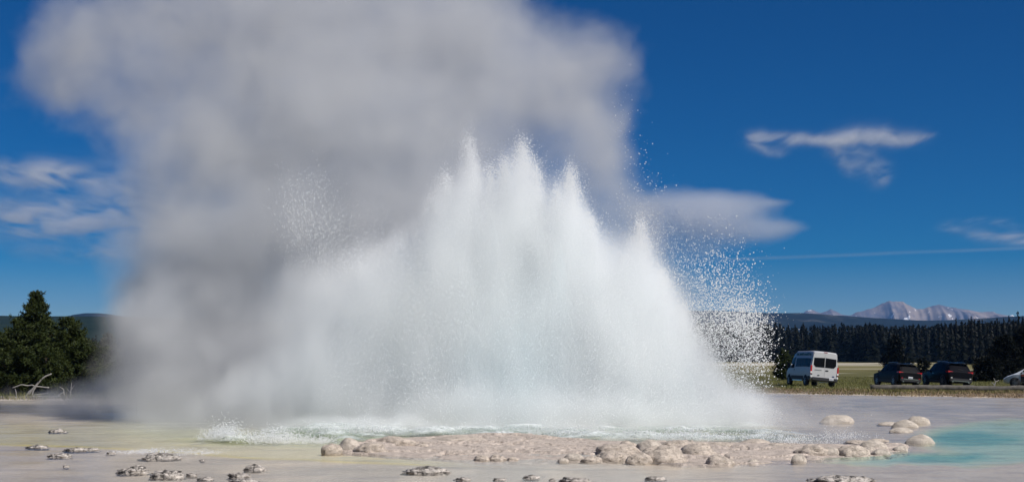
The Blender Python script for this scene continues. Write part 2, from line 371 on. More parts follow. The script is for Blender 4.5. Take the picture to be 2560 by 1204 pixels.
# ------------------------------------------------------------------ sinter ledges and rocks of the crater rim
def ledge(name, label, front, crest, seed, cat='rock ledge'):
    pxs = np.linspace(front[0][0], front[-1][0], 240)
    fy = np.interp(pxs, [p[0] for p in front], [p[1] for p in front])
    Yf = H * F / (fy - 897)
    Yc = np.interp(pxs, [p[0] for p in crest], [p[1] for p in crest]); zc = np.interp(pxs, [p[0] for p in crest], [p[2] for p in crest])
    Yf = Yf + .5 * (fbm(pxs * .02, pxs * 0, 0, 4, seed) - .5)
    tt = np.concatenate([np.linspace(-.12, 1, 80), np.linspace(1.03, 1.35, 14)])
    T, I = np.meshgrid(tt, np.arange(len(pxs)), indexing='ij')
    Yg = Yf[I] + (Yc - Yf)[I] * T; Xg = (pxs[I] - 1280) / F * Yg
    edge = sstep(0, .06, np.minimum(I, len(pxs) - 1 - I) / len(pxs))
    n = fbm(Xg * .9, Yg * .9, 0, 5, seed + 1); k = fbm(Xg * 2.5, Yg * 1.2, 0, 4, seed + 2)
    st = np.floor(np.clip(T, 0, 1) * 3 + 1.6 * (n - .5)) / 3                    # low terraces
    base = .35 * np.clip(T, 0, 1) + .65 * np.clip(st, 0, 1)
    z = zc[I] * base + .10 * (n - .5) + .05 * (k - .5) - .06 * np.exp(-(np.abs(fbm(Xg * .8, Yg * .9, 0, 4, seed + 3) - .5) / .014) ** 2) + .018 * (fbm(Xg * 9, Yg * 6, 0, 3, seed + 4) - .5)
    z = np.where(T < 0, -.06 + .5 * T, z); z = np.where(T > 1, zc[I] * (1 - (T - 1) / .3) - .05 * (T - 1) / .3 + .06 * (n - .5), z)
    z = z * edge - .12 * (1 - edge)
    o = mesh_obj(name, np.stack([Xg.ravel(), Yg.ravel(), z.ravel()], 1), grid_faces(len(tt), len(pxs)), M['ledge'], smooth=True)
    return tag(o, label, cat)
ledge('sinter_ledge', 'broad pinkish terraced sinter ledge in front of the fountain, wet and streaked',
      [(790, 1127), (850, 1130), (920, 1132), (1000, 1138), (1100, 1143), (1200, 1148), (1300, 1150), (1450, 1148), (1600, 1146)],
      [(790, 31.4, .06), (860, 31.8, .10), (950, 32.6, .17), (1040, 33.8, .18), (1200, 34.8, .20), (1300, 34.8, .20), (1370, 34.2, .16), (1500, 33.2, .12), (1600, 33, .10)], 71)
ledge('sinter_ledge', 'low buff sinter ledge carrying the rounded boulders beside the blue pool',
      [(1560, 1148), (1700, 1157), (1800, 1158), (1900, 1154), (2000, 1148), (2100, 1141), (2200, 1135), (2290, 1122)],
      [(1560, 32.4, .10), (1700, 32.2, .16), (1850, 32.0, .17), (2000, 32.0, .14), (2150, 32.0, .09), (2290, 33.5, .05)], 77)

def rock(label, px, py, wpx, hpx, style, seed, dr=.62, sub=4, group=None, name='sinter_boulder', cat='boulder', z0=0.0):
    g = G(px, py, z0); k = g.y / F
    a, h = wpx * k / 2, hpx * k; dpt = a * dr
    bm = bmesh.new(); bmesh.ops.create_icosphere(bm, subdivisions=sub, radius=1)
    off = Vector((seed * 3.7, seed * 1.3, seed * 7.1))
    for v in bm.verts:
        c = v.co.normalized()
        if style == 'dome':
            r = 1 + .16 * mnoise.noise(c * 1.3 + off) + .05 * mnoise.noise(c * 3.5 + off) + .022 * mnoise.noise(c * 11 + off)
        elif style == 'knob':
            n_ = mnoise.noise(c * 1.5 + off); n3 = mnoise.noise(c * 2.6 - off)
            r = 1 + .20 * mnoise.noise(c * 1.1 + off) + .10 * mnoise.noise(c * 2.3 + off) - .16 * math.exp(-(n_ / .045) ** 2) - .08 * math.exp(-(n3 / .05) ** 2) + .04 * mnoise.noise(c * 8 + off) + .022 * mnoise.noise(c * 18 + off)
        else:
            rg = 1 - abs(mnoise.noise(c * 2.6 + off)) * 2
            r = .78 + .30 * mnoise.noise(c * 1.6 + off) + .22 * rg + .14 * mnoise.noise(c * 7 + off) + .08 * mnoise.noise(c * 17 + off)
        v.co = c * r
    zs = h / (1.05 if style != 'crust' else 1.0) * 1.18
    for v in bm.verts: v.co = Vector((v.co.x * a, v.co.y * dpt, v.co.z * zs - .16 * h))
    bmesh.ops.delete(bm, geom=[v for v in bm.verts if v.co.z < -.12 - .1 * h], context='VERTS')
    me = bpy.data.meshes.new(name); bm.to_mesh(me); bm.free()
    me.polygons.foreach_set('use_smooth', np.ones(len(me.polygons), dtype=bool))
    me.materials.append(M['sinter_dark' if style == 'crust' else ('sinter_smooth' if style == 'dome' else 'sinter')])
    o = bpy.data.objects.new(name, me); C.objects.link(o)
    o.location = (g.x, g.y + dpt * .75, z0); o.rotation_euler = (0, 0, (seed * 1.7 % 1.0 - .5) * .5)
    return tag(o, label, cat, group)
K = 'knob'
for i, (lab, px, py, wp, hp, st) in enumerate([
    ('dark-ended small boulder at the tip of the pinkish ledge', 828, 1128, 42, 22, K),
    ('smooth rounded boulder second from the left tip of the pinkish ledge', 872, 1126, 64, 31, 'dome'),
    ('low pitted boulder third from the left tip of the pinkish ledge', 925, 1127, 70, 24, K),
    ('brown cracked boulder raised at the back of the pinkish ledge', 985, 1113, 92, 26, K),
    ('small brown nodule in a wet patch of the pinkish ledge', 1056, 1116, 30, 12, K),
    ('thin dark-shadowed lip of rock along the top of the pinkish ledge', 1150, 1108, 150, 18, K),
    ('low buff slab on the crest of the pinkish ledge below the fountain', 1215, 1094, 80, 12, K),
    ('flat crest slab just right of the highest part of the ledge', 1345, 1098, 70, 12, K),
    ('small nodule at the waterline, leftmost of three below the ledge', 1205, 1150, 36, 15, K),
    ('small nodule at the waterline, middle of three below the ledge', 1243, 1150, 38, 15, K),
    ('small nodule at the waterline, rightmost of three below the ledge', 1281, 1150, 24, 11, K),
    ('tiny round boulder leaning on a larger egg-shaped one at the waterline', 1408, 1153, 30, 11, 'dome'),
    ('egg-shaped buff boulder at the waterline beside a tiny round one', 1434, 1150, 52, 20, 'dome'),
    ('low lumpy boulder at the waterline between the egg-shaped one and the boulder pile', 1480, 1153, 48, 14, K),
    ('wide low boulder at the left front of the boulder pile', 1538, 1151, 84, 25, K),
    ('dark-clefted boulder at the back left of the boulder pile', 1545, 1130, 90, 22, K),
    ('grey knobbly boulder at the front of the boulder pile', 1600, 1156, 62, 26, K),
    ('small cracked buff block on the crest behind the boulder pile', 1570, 1118, 44, 18, K),
    ('largest finely ridged boulder in the middle of the boulder pile', 1662, 1155, 106, 46, K),
    ('smooth buff boulder behind the largest ridged boulder', 1625, 1130, 80, 30, 'dome'),
    ('long pale boulder on the crest above the largest ridged one', 1702, 1122, 104, 22, K),
    ('broad boulder with a grainy dark shoulder right of the largest ridged one', 1748, 1145, 92, 38, K),
    ('grey pitted boulder at the waterline, right end of the boulder pile', 1803, 1160, 60, 24, K),
    ('low cracked boulder on the crest between two overhangs', 1800, 1118, 74, 14, K),
    ('undercut brown boulder with a dark hollow on the crest', 1890, 1113, 84, 16, K),
    ('small crest boulder right of the dark hollow', 1955, 1122, 70, 14, K),
    ('tiny pale stone standing in the water below the buff ledge', 1886, 1157, 32, 11, 'dome'),
    ('lone pale round stone in the water off the right ledge', 2000, 1155, 40, 20, 'dome'),
    ('flattish cracked boulder at the right part of the ledge', 2040, 1133, 76, 24, K),
    ('rounded pale boulder mirrored in the water, left of the split boulder', 2083, 1139, 56, 22, 'dome'),
    ('split angular boulder with a deep crack near the blue pool', 2138, 1140, 72, 31, K),
    ('long smooth boulder behind the split angular one', 2186, 1124, 76, 24, 'dome'),
    ('small oval boulder at the front of the cluster near the pool', 2206, 1137, 50, 15, 'dome'),
    ('tiny round stone between the long smooth boulder and the small oval one', 2178, 1129, 32, 13, 'dome'),
    ('oval stone at the end of the ledge towards the pool', 2254, 1127, 40, 13, 'dome'),
    ('flat brown stone awash between the long boulder and the pool dome', 2246, 1116, 50, 8, 'dome'),
    ('large smooth dome at the left edge of the blue pool', 2306, 1109, 76, 24, 'dome'),
    ('hazy isolated dome nearest the fountain mist', 2098, 1056, 86, 20, 'dome'),
    ('tall pale dome farthest out beside the blue pool', 2301, 1059, 62, 21, 'dome'),
    ('tapering dome just in front of the tall pale dome', 2268, 1068, 66, 18, 'dome'),
    ('half-sunken low dome below the tapering dome', 2258, 1079, 60, 11, 'dome'),
    ('very low flat rock awash left of the tapering dome', 2225, 1061, 60, 7, 'dome'),
    ('brown flat stone in the shallows behind the right ledge', 2200, 1103, 44, 8, K),
    ('pale flat stone in the shallows nearest the choppy crater water', 2150, 1108, 60, 8, K)]):
    z0 = .05 if py < 1136 and px < 2100 and st == K else 0.0
    if st == K: wp, hp = wp * 1.22, hp * .92
    rock(lab, px, py, wp, hp, st, i + 1, z0=z0, dr=.8 if wp > 60 else .7)
for i, (lab, px, py, wp, hp) in enumerate([
    ('low crusted rock farthest left in the lavender shallows', 92, 1119, 60, 10),
    ('dark ragged crust, left half of the pair beside the yellow line', 186, 1126, 56, 11),
    ('dark ragged crust, right half of the pair beside the yellow line', 224, 1125, 48, 9),
    ('pale crust in front of the ragged pair by the yellow line', 146, 1142, 62, 12),
    ('small dark nub alone right of the ragged pair', 277, 1134, 22, 8),
    ('broad flat crust below the white splash', 396, 1147, 92, 19),
    ('tiny grey pebble in the shallows right of the broad flat crust', 505, 1151, 14, 5),
    ('pale grey crust in the front row, leftmost of its chain', 328, 1182, 74, 22),
    ('black-pitted grey crust, second of the front chain', 412, 1193, 82, 24),
    ('small dark crust between the front chain and the right-hand clump', 478, 1188, 28, 9),
    ('flat black-topped crust at the bottom edge', 512, 1200, 44, 12),
    ('ragged crust at the back of the clump near the bottom edge', 636, 1175, 54, 19),
    ('jagged black and grey crust in the middle of the clump', 594, 1193, 56, 19),
    ('pale crust cut by the bottom edge below the jagged one', 610, 1207, 92, 14),
    ('tiny buff lump in the lavender shallows at far left', 165, 1166, 16, 7),
    ('hollowed dark crust with a black gap below the yellow shore', 1065, 1182, 112, 20),
    ('flat oval crust left of three small ones at the bottom edge', 1158, 1199, 44, 9),
    ('small flat disc of crust between two others at the bottom edge', 1248, 1199, 32, 7),
    ('small humped crust right of the flat disc', 1328, 1194, 42, 11),
    ('tiny dark crust left of the wide black-topped one', 1381, 1200, 17, 7),
    ('wide black-topped crust at the bottom edge', 1437, 1204, 80, 15),
    ('low thin crust with a black top right of the wide one', 1640, 1198, 54, 11),
    ('long crust ridge with black crest at the bottom right', 2106, 1205, 146, 21),
    ('faint crust mound in the mist at the far left', 140, 1079, 44, 10)]):
    rock(lab, px, py, wp * 1.12, hp * .74, 'crust', i + 60, dr=.5, name='crusted_rock', cat='rock')

# pale stones by the trees in the steam
for i, (lab, px, py, wp, hp, Y) in enumerate([
    ('pale rounded boulder among the trees behind the steam', 376, 896, 40, 22, 130),
    ('pale flat stone at the shore beside the pine thicket', 238, 971, 44, 12, 90),
    ('white stone lying near the shrubs in the thin steam', 330, 905, 28, 8, 130)]):
    p = P(px, py, Y); z = float(ground_z(p.x, p.y))
    o = rock(lab, 1280, 1100, wp * Y / F / (G(1280, 1100).y / F), hp * Y / F / (G(1280, 1100).y / F), 'dome', i + 90, name='pale_boulder')
    o.location = (p.x, p.y, z)

# ------------------------------------------------------------------ plants
def pine_parts(h, rad, n_br, seed, tuft=.17, lobe=.42, low=.02, taper=.85):
    rnd = random.Random(seed); trunk = MB(); vs_, fs = [], []
    trunk.tube([(0, 0, -.1), (.02 * h * .2, 0, h * .45), (0, 0, h * .93)], [h * .025, h * .016, h * .004], 7)
    for i in range(n_br):
        f = rnd.random() ** 1.15; z = h * (low + (.96 - low) * f); az = rnd.random() * 6.283
        prof = (1 - f) ** taper * (1 + lobe * mnoise.noise(Vector((math.cos(az) * 1.2 + seed, math.sin(az) * 1.2, f * 5))) * 2.2)
        L = max(.08 * rad, rad * prof * (.7 + .35 * rnd.random())); dv = Vector((math.cos(az), math.sin(az), 0))
        p0 = Vector((0, 0, z)); p1 = p0 + dv * L * .6 + Vector((0, 0, L * .02)); p2 = p0 + dv * L + Vector((0, 0, L * .28 + .05 * h * (1 - f) * .3))
        if i % 3 == 0: trunk.tube([p0, p1, p2], [.012 * h * (1.05 - f), .008 * h * (1.05 - f), .002], 4)
        nt = max(2, int(L / (tuft * .75)))
        for j in range(nt):
            s = .42 + .58 * (j + rnd.random()) / nt
            c = (p0.lerp(p1, s / .6) if s < .6 else p1.lerp(p2, (s - .6) / .4)) + Vector((rnd.gauss(0, 1), rnd.gauss(0, 1), rnd.gauss(0, .7))) * tuft * .38
            ax = (dv * .5 + Vector((0, 0, .8)) + Vector((rnd.gauss(0, .3), rnd.gauss(0, .3), 0))).normalized()
            for q in range(11):
                d_ = (ax * .55 + Vector((rnd.gauss(0, 1), rnd.gauss(0, 1), rnd.gauss(0, 1))).normalized()).normalized()
                sd_ = d_.orthogonal().normalized(); sd_ = Matrix.Rotation(rnd.random() * 6.28, 3, d_) @ sd_
                ln = tuft * (.7 + .5 * rnd.random()); wd = tuft * .13; n = len(vs_)
                vs_ += [c - sd_ * wd, c + sd_ * wd, c + d_ * ln + sd_ * wd * .5, c + d_ * ln - sd_ * wd * .5]; fs.append((n, n + 1, n + 2, n + 3))
    return trunk, vs_, fs
def pine(name, label, px, py, top, halfw, Y, seed, n_br, tuft=.17, mat='pine', group=None, taper=.85, low=.02, cat='tree'):
    p = P(px, py, Y); z = float(ground_z(p.x, p.y)); k = Y / F
    h = P(px, top, Y).z - z
    root = empty(name, (p.x, p.y, z)); tr, a, f = pine_parts(h, halfw * k, n_br, seed, tuft, taper=taper, low=low)
    tr.build('trunk', M['bark'], root, fix=False); mesh_obj('crown', a, f, M[mat], root)
    return tag(root, label, cat, group)
pine('pine_tree', 'tallest dark green pine of the thicket on the left shore', 84, 985, 723, 128, 74, 3, 640, .18, taper=.95)
pine('pine_tree', 'broad bushy pine right of the tallest one on the left shore', 168, 985, 792, 92, 75, 4, 460, .18, taper=.55)
pine('pine_tree', 'small bushy pine at the right end of the left thicket', 222, 985, 872, 52, 76, 5, 200, .16, taper=.5)
pine('pine_tree', 'pine cut by the left edge beside the tallest pine', 12, 985, 838, 70, 73, 6, 300, .17, taper=.5)
pine('pine_tree', 'low pine bough mass in front of the tallest pine', 112, 990, 868, 70, 72.5, 16, 260, .16, taper=.45)
pine('pine_tree', 'misty grey-green tree just right of the left thicket', 268, 965, 832, 44, 104, 7, 220, .24, 'pine_grey', taper=.6)
pine('pine_tree', 'misty tree half swallowed by the steam', 318, 955, 838, 48, 112, 8, 220, .26, 'pine_grey', taper=.6)
pine('pine_tree', 'low misty shrub-like pine at the foot of the steam', 292, 968, 893, 46, 98, 9, 160, .2, 'pine_grey', taper=.45)
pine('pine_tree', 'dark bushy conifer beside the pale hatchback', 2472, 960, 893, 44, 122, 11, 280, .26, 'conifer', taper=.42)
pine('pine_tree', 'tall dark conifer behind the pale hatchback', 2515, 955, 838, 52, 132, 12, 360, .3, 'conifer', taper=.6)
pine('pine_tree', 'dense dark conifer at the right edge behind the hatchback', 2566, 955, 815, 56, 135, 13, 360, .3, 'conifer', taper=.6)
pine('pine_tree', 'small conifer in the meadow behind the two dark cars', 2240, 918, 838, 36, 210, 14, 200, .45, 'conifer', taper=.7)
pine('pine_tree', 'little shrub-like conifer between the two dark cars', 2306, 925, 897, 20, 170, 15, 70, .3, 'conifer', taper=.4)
pine('pine_tree', 'olive bush behind the front of the white van', 1962, 950, 876, 26, 130, 17, 150, .28, 'pine', taper=.5)

def conifer_mesh(seed, whorls=15):
    rnd = random.Random(seed); v, f = [], []; top = .97
    for i in range(whorls):
        fz = (i + .5) / whorls; z = .06 + .9 * fz; L = .17 * (1 - fz) ** .75 * (1 + .35 * rnd.random()) + .012
        for j in range(8):
            az = rnd.random() * 6.283; l = L * (.55 + .6 * rnd.random()); d_ = Vector((math.cos(az), math.sin(az), 0)); s_ = Vector((-d_.y, d_.x, 0))
            base = Vector((0, 0, z + rnd.uniform(-.03, .03)))
            for q in range(3):
                a = rnd.uniform(-.5, .5); e = base + (d_ * math.cos(a) + s_ * math.sin(a)) * l * rnd.uniform(.6, 1) + Vector((0, 0, -l * rnd.uniform(.1, .5)))
                n = len(v); v += [base + Vector((0, 0, .03)), e + s_ * l * .22 + Vector((0, 0, .012)), e - s_ * l * .22 - Vector((0, 0, .012))]; f.append((n, n + 1, n + 2))
    n = len(v); v += [Vector((.012, 0, .9)), Vector((-.012, 0, .9)), Vector((0, 0, 1.0)), Vector((0, .012, .9))]; f += [(n, n + 1, n + 2), (n, n + 3, n + 2)]
    return v, f
CV = [conifer_mesh(100 + i, 13 + i) for i in range(5)]
CM = []
for v, f in CV:
    me = bpy.data.meshes.new('crown'); me.from_pydata([tuple(x) for x in v], [], f); me.materials.append(M['conifer']); CM.append(me)
tm = MB().tube([(0, 0, -.03), (0, 0, .9)], [.012, .003], 5); tme = bpy.data.meshes.new('trunk'); tme.from_pydata(tm.v, [], tm.f); tme.materials.append(M['bark'])
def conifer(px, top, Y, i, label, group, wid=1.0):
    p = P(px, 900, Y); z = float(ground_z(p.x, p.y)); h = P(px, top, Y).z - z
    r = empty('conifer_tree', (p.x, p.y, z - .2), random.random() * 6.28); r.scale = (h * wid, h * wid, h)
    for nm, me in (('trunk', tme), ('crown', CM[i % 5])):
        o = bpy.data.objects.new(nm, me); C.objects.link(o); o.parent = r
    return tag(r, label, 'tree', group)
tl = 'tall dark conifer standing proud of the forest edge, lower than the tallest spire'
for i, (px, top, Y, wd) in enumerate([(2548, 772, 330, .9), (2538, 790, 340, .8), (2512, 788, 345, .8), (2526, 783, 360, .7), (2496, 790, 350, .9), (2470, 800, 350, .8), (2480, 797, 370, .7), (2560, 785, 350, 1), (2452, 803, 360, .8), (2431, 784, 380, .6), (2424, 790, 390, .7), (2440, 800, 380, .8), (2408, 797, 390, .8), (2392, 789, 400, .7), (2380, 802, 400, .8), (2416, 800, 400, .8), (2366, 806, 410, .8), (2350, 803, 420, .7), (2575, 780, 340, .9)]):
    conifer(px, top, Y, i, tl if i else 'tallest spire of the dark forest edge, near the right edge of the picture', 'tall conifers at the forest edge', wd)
# the far wood reads as one mass
def wood(name, spans, n, seed, label):
    rg = np.random.default_rng(seed); AV, AF, off = [], [], 0
    for i in range(n):
        px0, px1, t0, t1, Y0, Y1 = spans[int(rg.integers(len(spans)))]
        px = rg.uniform(px0, px1); Y = rg.uniform(Y0, Y1); u = (px - px0) / (px1 - px0); top = t0 + (t1 - t0) * u + rg.normal(0, 3.5) + 9 * rg.random() ** 3 + 3 * math.sin(px * .02) + 2.5 * math.sin(px * .071) + (Y1 - Y) / (Y1 - Y0) * 8
        p = P(px, 900, Y); z = float(ground_z(p.x, p.y)); h = P(px, top, Y).z - z
        v, f = CV[i % 5]; a = np.array(v); c, s_ = math.cos(i * 2.1), math.sin(i * 2.1); wd = h * rg.uniform(.7, 1.7)
        q = np.stack([p.x + (a[:, 0] * c - a[:, 1] * s_) * wd, p.y + (a[:, 0] * s_ + a[:, 1] * c) * wd, z - .3 + a[:, 2] * h], 1)
        AV.append(q); AF.append(np.array(f) + off); off += len(a)
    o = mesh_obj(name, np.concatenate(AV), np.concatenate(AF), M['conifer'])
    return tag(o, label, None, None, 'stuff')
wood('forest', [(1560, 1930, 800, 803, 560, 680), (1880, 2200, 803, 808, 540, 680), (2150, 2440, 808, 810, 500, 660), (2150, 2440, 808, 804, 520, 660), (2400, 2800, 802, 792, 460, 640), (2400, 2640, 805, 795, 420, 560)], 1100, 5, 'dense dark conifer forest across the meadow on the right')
wood('forest', [(-200, 420, 842, 846, 330, 420), (200, 420, 838, 850, 300, 380)], 110, 6, 'thin dark forest far behind the pine thicket on the left')

# grass and brush on the shore and meadow
def tufts(name, n, region, mat, hgt, seed, label, wd=.02):
    rg = np.random.default_rng(seed); x, y = region(rg, n); z = ground_z(x, y)
    keep = z > .0; x, y, z = x[keep], y[keep], z[keep]; n = len(x)
    h = hgt * rg.uniform(.4, 1.3, n) * (.4 + 1.2 * vnoise(x * .6, y * .6, 0, seed)); a = rg.uniform(0, 6.283, n); ln = rg.normal(0, .35, (n, 2)) * h[:, None]
    w_ = wd * rg.uniform(.6, 1.6, n)
    v = np.stack([np.stack([x - w_ * np.cos(a), y - w_ * np.sin(a), z - .02], 1), np.stack([x + w_ * np.cos(a), y + w_ * np.sin(a), z - .02], 1), np.stack([x + ln[:, 0], y + ln[:, 1], z + h], 1)], 1).reshape(-1, 3)
    o = mesh_obj(name, v, np.arange(3 * n).reshape(-1, 3), M[mat]); return tag(o, label, None, None, 'stuff')
def fan(px0, px1, y0, y1):
    def f(rg, n):
        y = y0 + (y1 - y0) * rg.random(n) ** 1.2; px = rg.uniform(px0, px1, n); return (px - 1280) / F * y, y
    return f
tufts('grass', 42000, fan(1850, 2700, 77, 150), 'grass', .12, 3, 'green and yellow meadow grass around the parked cars')
tufts('brush', 16000, fan(1900, 2700, 73, 90), 'brush', .10, 4, 'dry brown brush along the far bank of the water', .025)
tufts('grass', 9000, fan(-150, 420, 69, 100), 'grass', .25, 5, 'grass under the pine thicket on the left shore')

# dead wood
def branch_tree(name, label, base, strokes, mat='deadwood', cat='dead tree'):
    root = empty(name, base)
    for pts, r0, r1 in strokes:
        mb = MB(); n = 7; P_ = []
        pts = [Vector(p) for p in pts]
        for i in range(len(pts) - 1):
            for j in range(n if i == len(pts) - 2 else n - 1):
                u = j / (n - 1); q = pts[i].lerp(pts[i + 1], u)
                P_.append(q + Vector((mnoise.noise(q * 2.1), mnoise.noise(q * 2.3 + Vector((5, 0, 0))), mnoise.noise(q * 2.7 + Vector((0, 9, 0))))) * .05)
        mb.tube(P_, [r0 + (r1 - r0) * i / (len(P_) - 1) for i in range(len(P_))], 6)
        mb.build('branch', M[mat], root, True, fix=False)
    return tag(root, label, cat)
k = 71 / F
def sn(px, py): return ((px - 60) * k, 0, (996 - py) * k)
b0 = P(60, 996, 71); b0.z = max(0.0, float(ground_z(b0.x, b0.y)))
branch_tree('dead_tree', 'bleached fallen dead tree with forked branches in front of the pines', b0, [
    ([sn(60, 998), sn(78, 982), sn(92, 965), sn(105, 950), sn(126, 938)], .07, .035),
    ([sn(30, 973), sn(55, 967), sn(78, 966), sn(88, 971), sn(122, 974)], .03, .035),
    ([sn(62, 998), sn(72, 982), sn(85, 976)], .06, .03), ([sn(78, 998), sn(84, 982), sn(92, 968)], .05, .03),
    ([sn(42, 998), sn(40, 984), sn(37, 975)], .03, .012), ([sn(85, 992), sn(104, 990), sn(120, 986)], .04, .02)])
branch_tree('driftwood_log', 'long thin pale log lying along the left shore', b0 + Vector((0, -.5, 0)), [([sn(-20, 975), sn(10, 996), sn(60, 996), sn(158, 994)], .05, .03), ([sn(150, 994), sn(168, 984)], .035, .02)], cat='log')
branch_tree('dead_shrub', 'small upright bare dead shrub at the right foot of the pines', b0, [
    ([sn(160, 994), sn(158, 978), sn(148, 970)], .035, .012), ([sn(175, 996), sn(176, 978), sn(178, 962)], .03, .012), ([sn(176, 980), sn(184, 968)], .02, .008), ([sn(176, 986), sn(166, 976)], .02, .008)], cat='dead shrub')
k = 92 / F
def sn2(px, py): return ((px - 2488) * k, 0, (972 - py) * k)
b1 = P(2488, 970, 92); b1.z = float(ground_z(b1.x, b1.y))
branch_tree('dead_shrub', 'little twisted pale snag between the dark car and the hatchback', b1, [
    ([sn2(2488, 972), sn2(2486, 962), sn2(2490, 952), sn2(2498, 948)], .06, .02), ([sn2(2486, 962), sn2(2479, 955)], .035, .015), ([sn2(2489, 953), sn2(2484, 945)], .03, .012)], cat='dead shrub')
# log that edges the parking strip
lg = MB(); pts = []
for i in range(40):
    u = i / 39; a = P(2176 + u * 470, 972 + 10 * u, 89.0 - 3.0 * u); z = float(ground_z(a.x, a.y)); pts.append((a.x, a.y, z + .15 + .012 * math.sin(i * 1.3)))
lg.tube(pts, [.19 + .02 * mnoise.noise(Vector((i * .7, 0, 0))) for i in range(40)], 10)
o = lg.build('parking_log', M['log'], smooth=True, fix=False); tag(o, 'long weathered grey log edging the parking strip below the cars', 'log')

# ------------------------------------------------------------------ vehicles (local +Y is forward, +X right)
def paint(name, col, rough=.3, metal=0.0, coat=.1):
    return simple(name, col, rough, metal, .05, 3, coat if col[0] > .1 else 0.0, .5 if col[0] > .1 else .09)
V = {'white': paint('white_paint', (.50, .50, .50), .35), 'black': paint('black_paint', (.006, .006, .008), .25), 'black2': paint('charcoal_paint', (.008, .008, .009), .35),
     'silver': paint('pale_silver_paint', (.58, .62, .66), .3), 'dark': simple('dark_plastic', (.022, .022, .024), .6), 'door': paint('dark_door', (.045, .04, .042), .3),
     'glass': simple('tinted_glass', (.006, .007, .009), .2, 0, .1, 2, 0, .06), 'tyre': simple('tyre_rubber', (.018, .018, .018), .85), 'rim': simple('alloy_rim', (.30, .31, .33), .35, .8),
     'red': simple('tail_lamp_red', (.42, .012, .015), .2, 0, .15, 20, .5), 'clear': simple('clear_lamp', (.75, .74, .72), .15, 0, .1, 20, .5), 'plate': simple('licence_plate', (.68, .70, .72), .5),
     'ink': simple('plate_ink', (.05, .06, .12), .6), 'chrome': simple('chrome', (.7, .7, .7), .15, 1.0), 'teal': simple('teal_lettering', (.03, .16, .17), .5), 'orange': simple('red_reflection', (.34, .07, .035), .5), 'blue': simple('blue_badge', (.02, .05, .18), .3)}
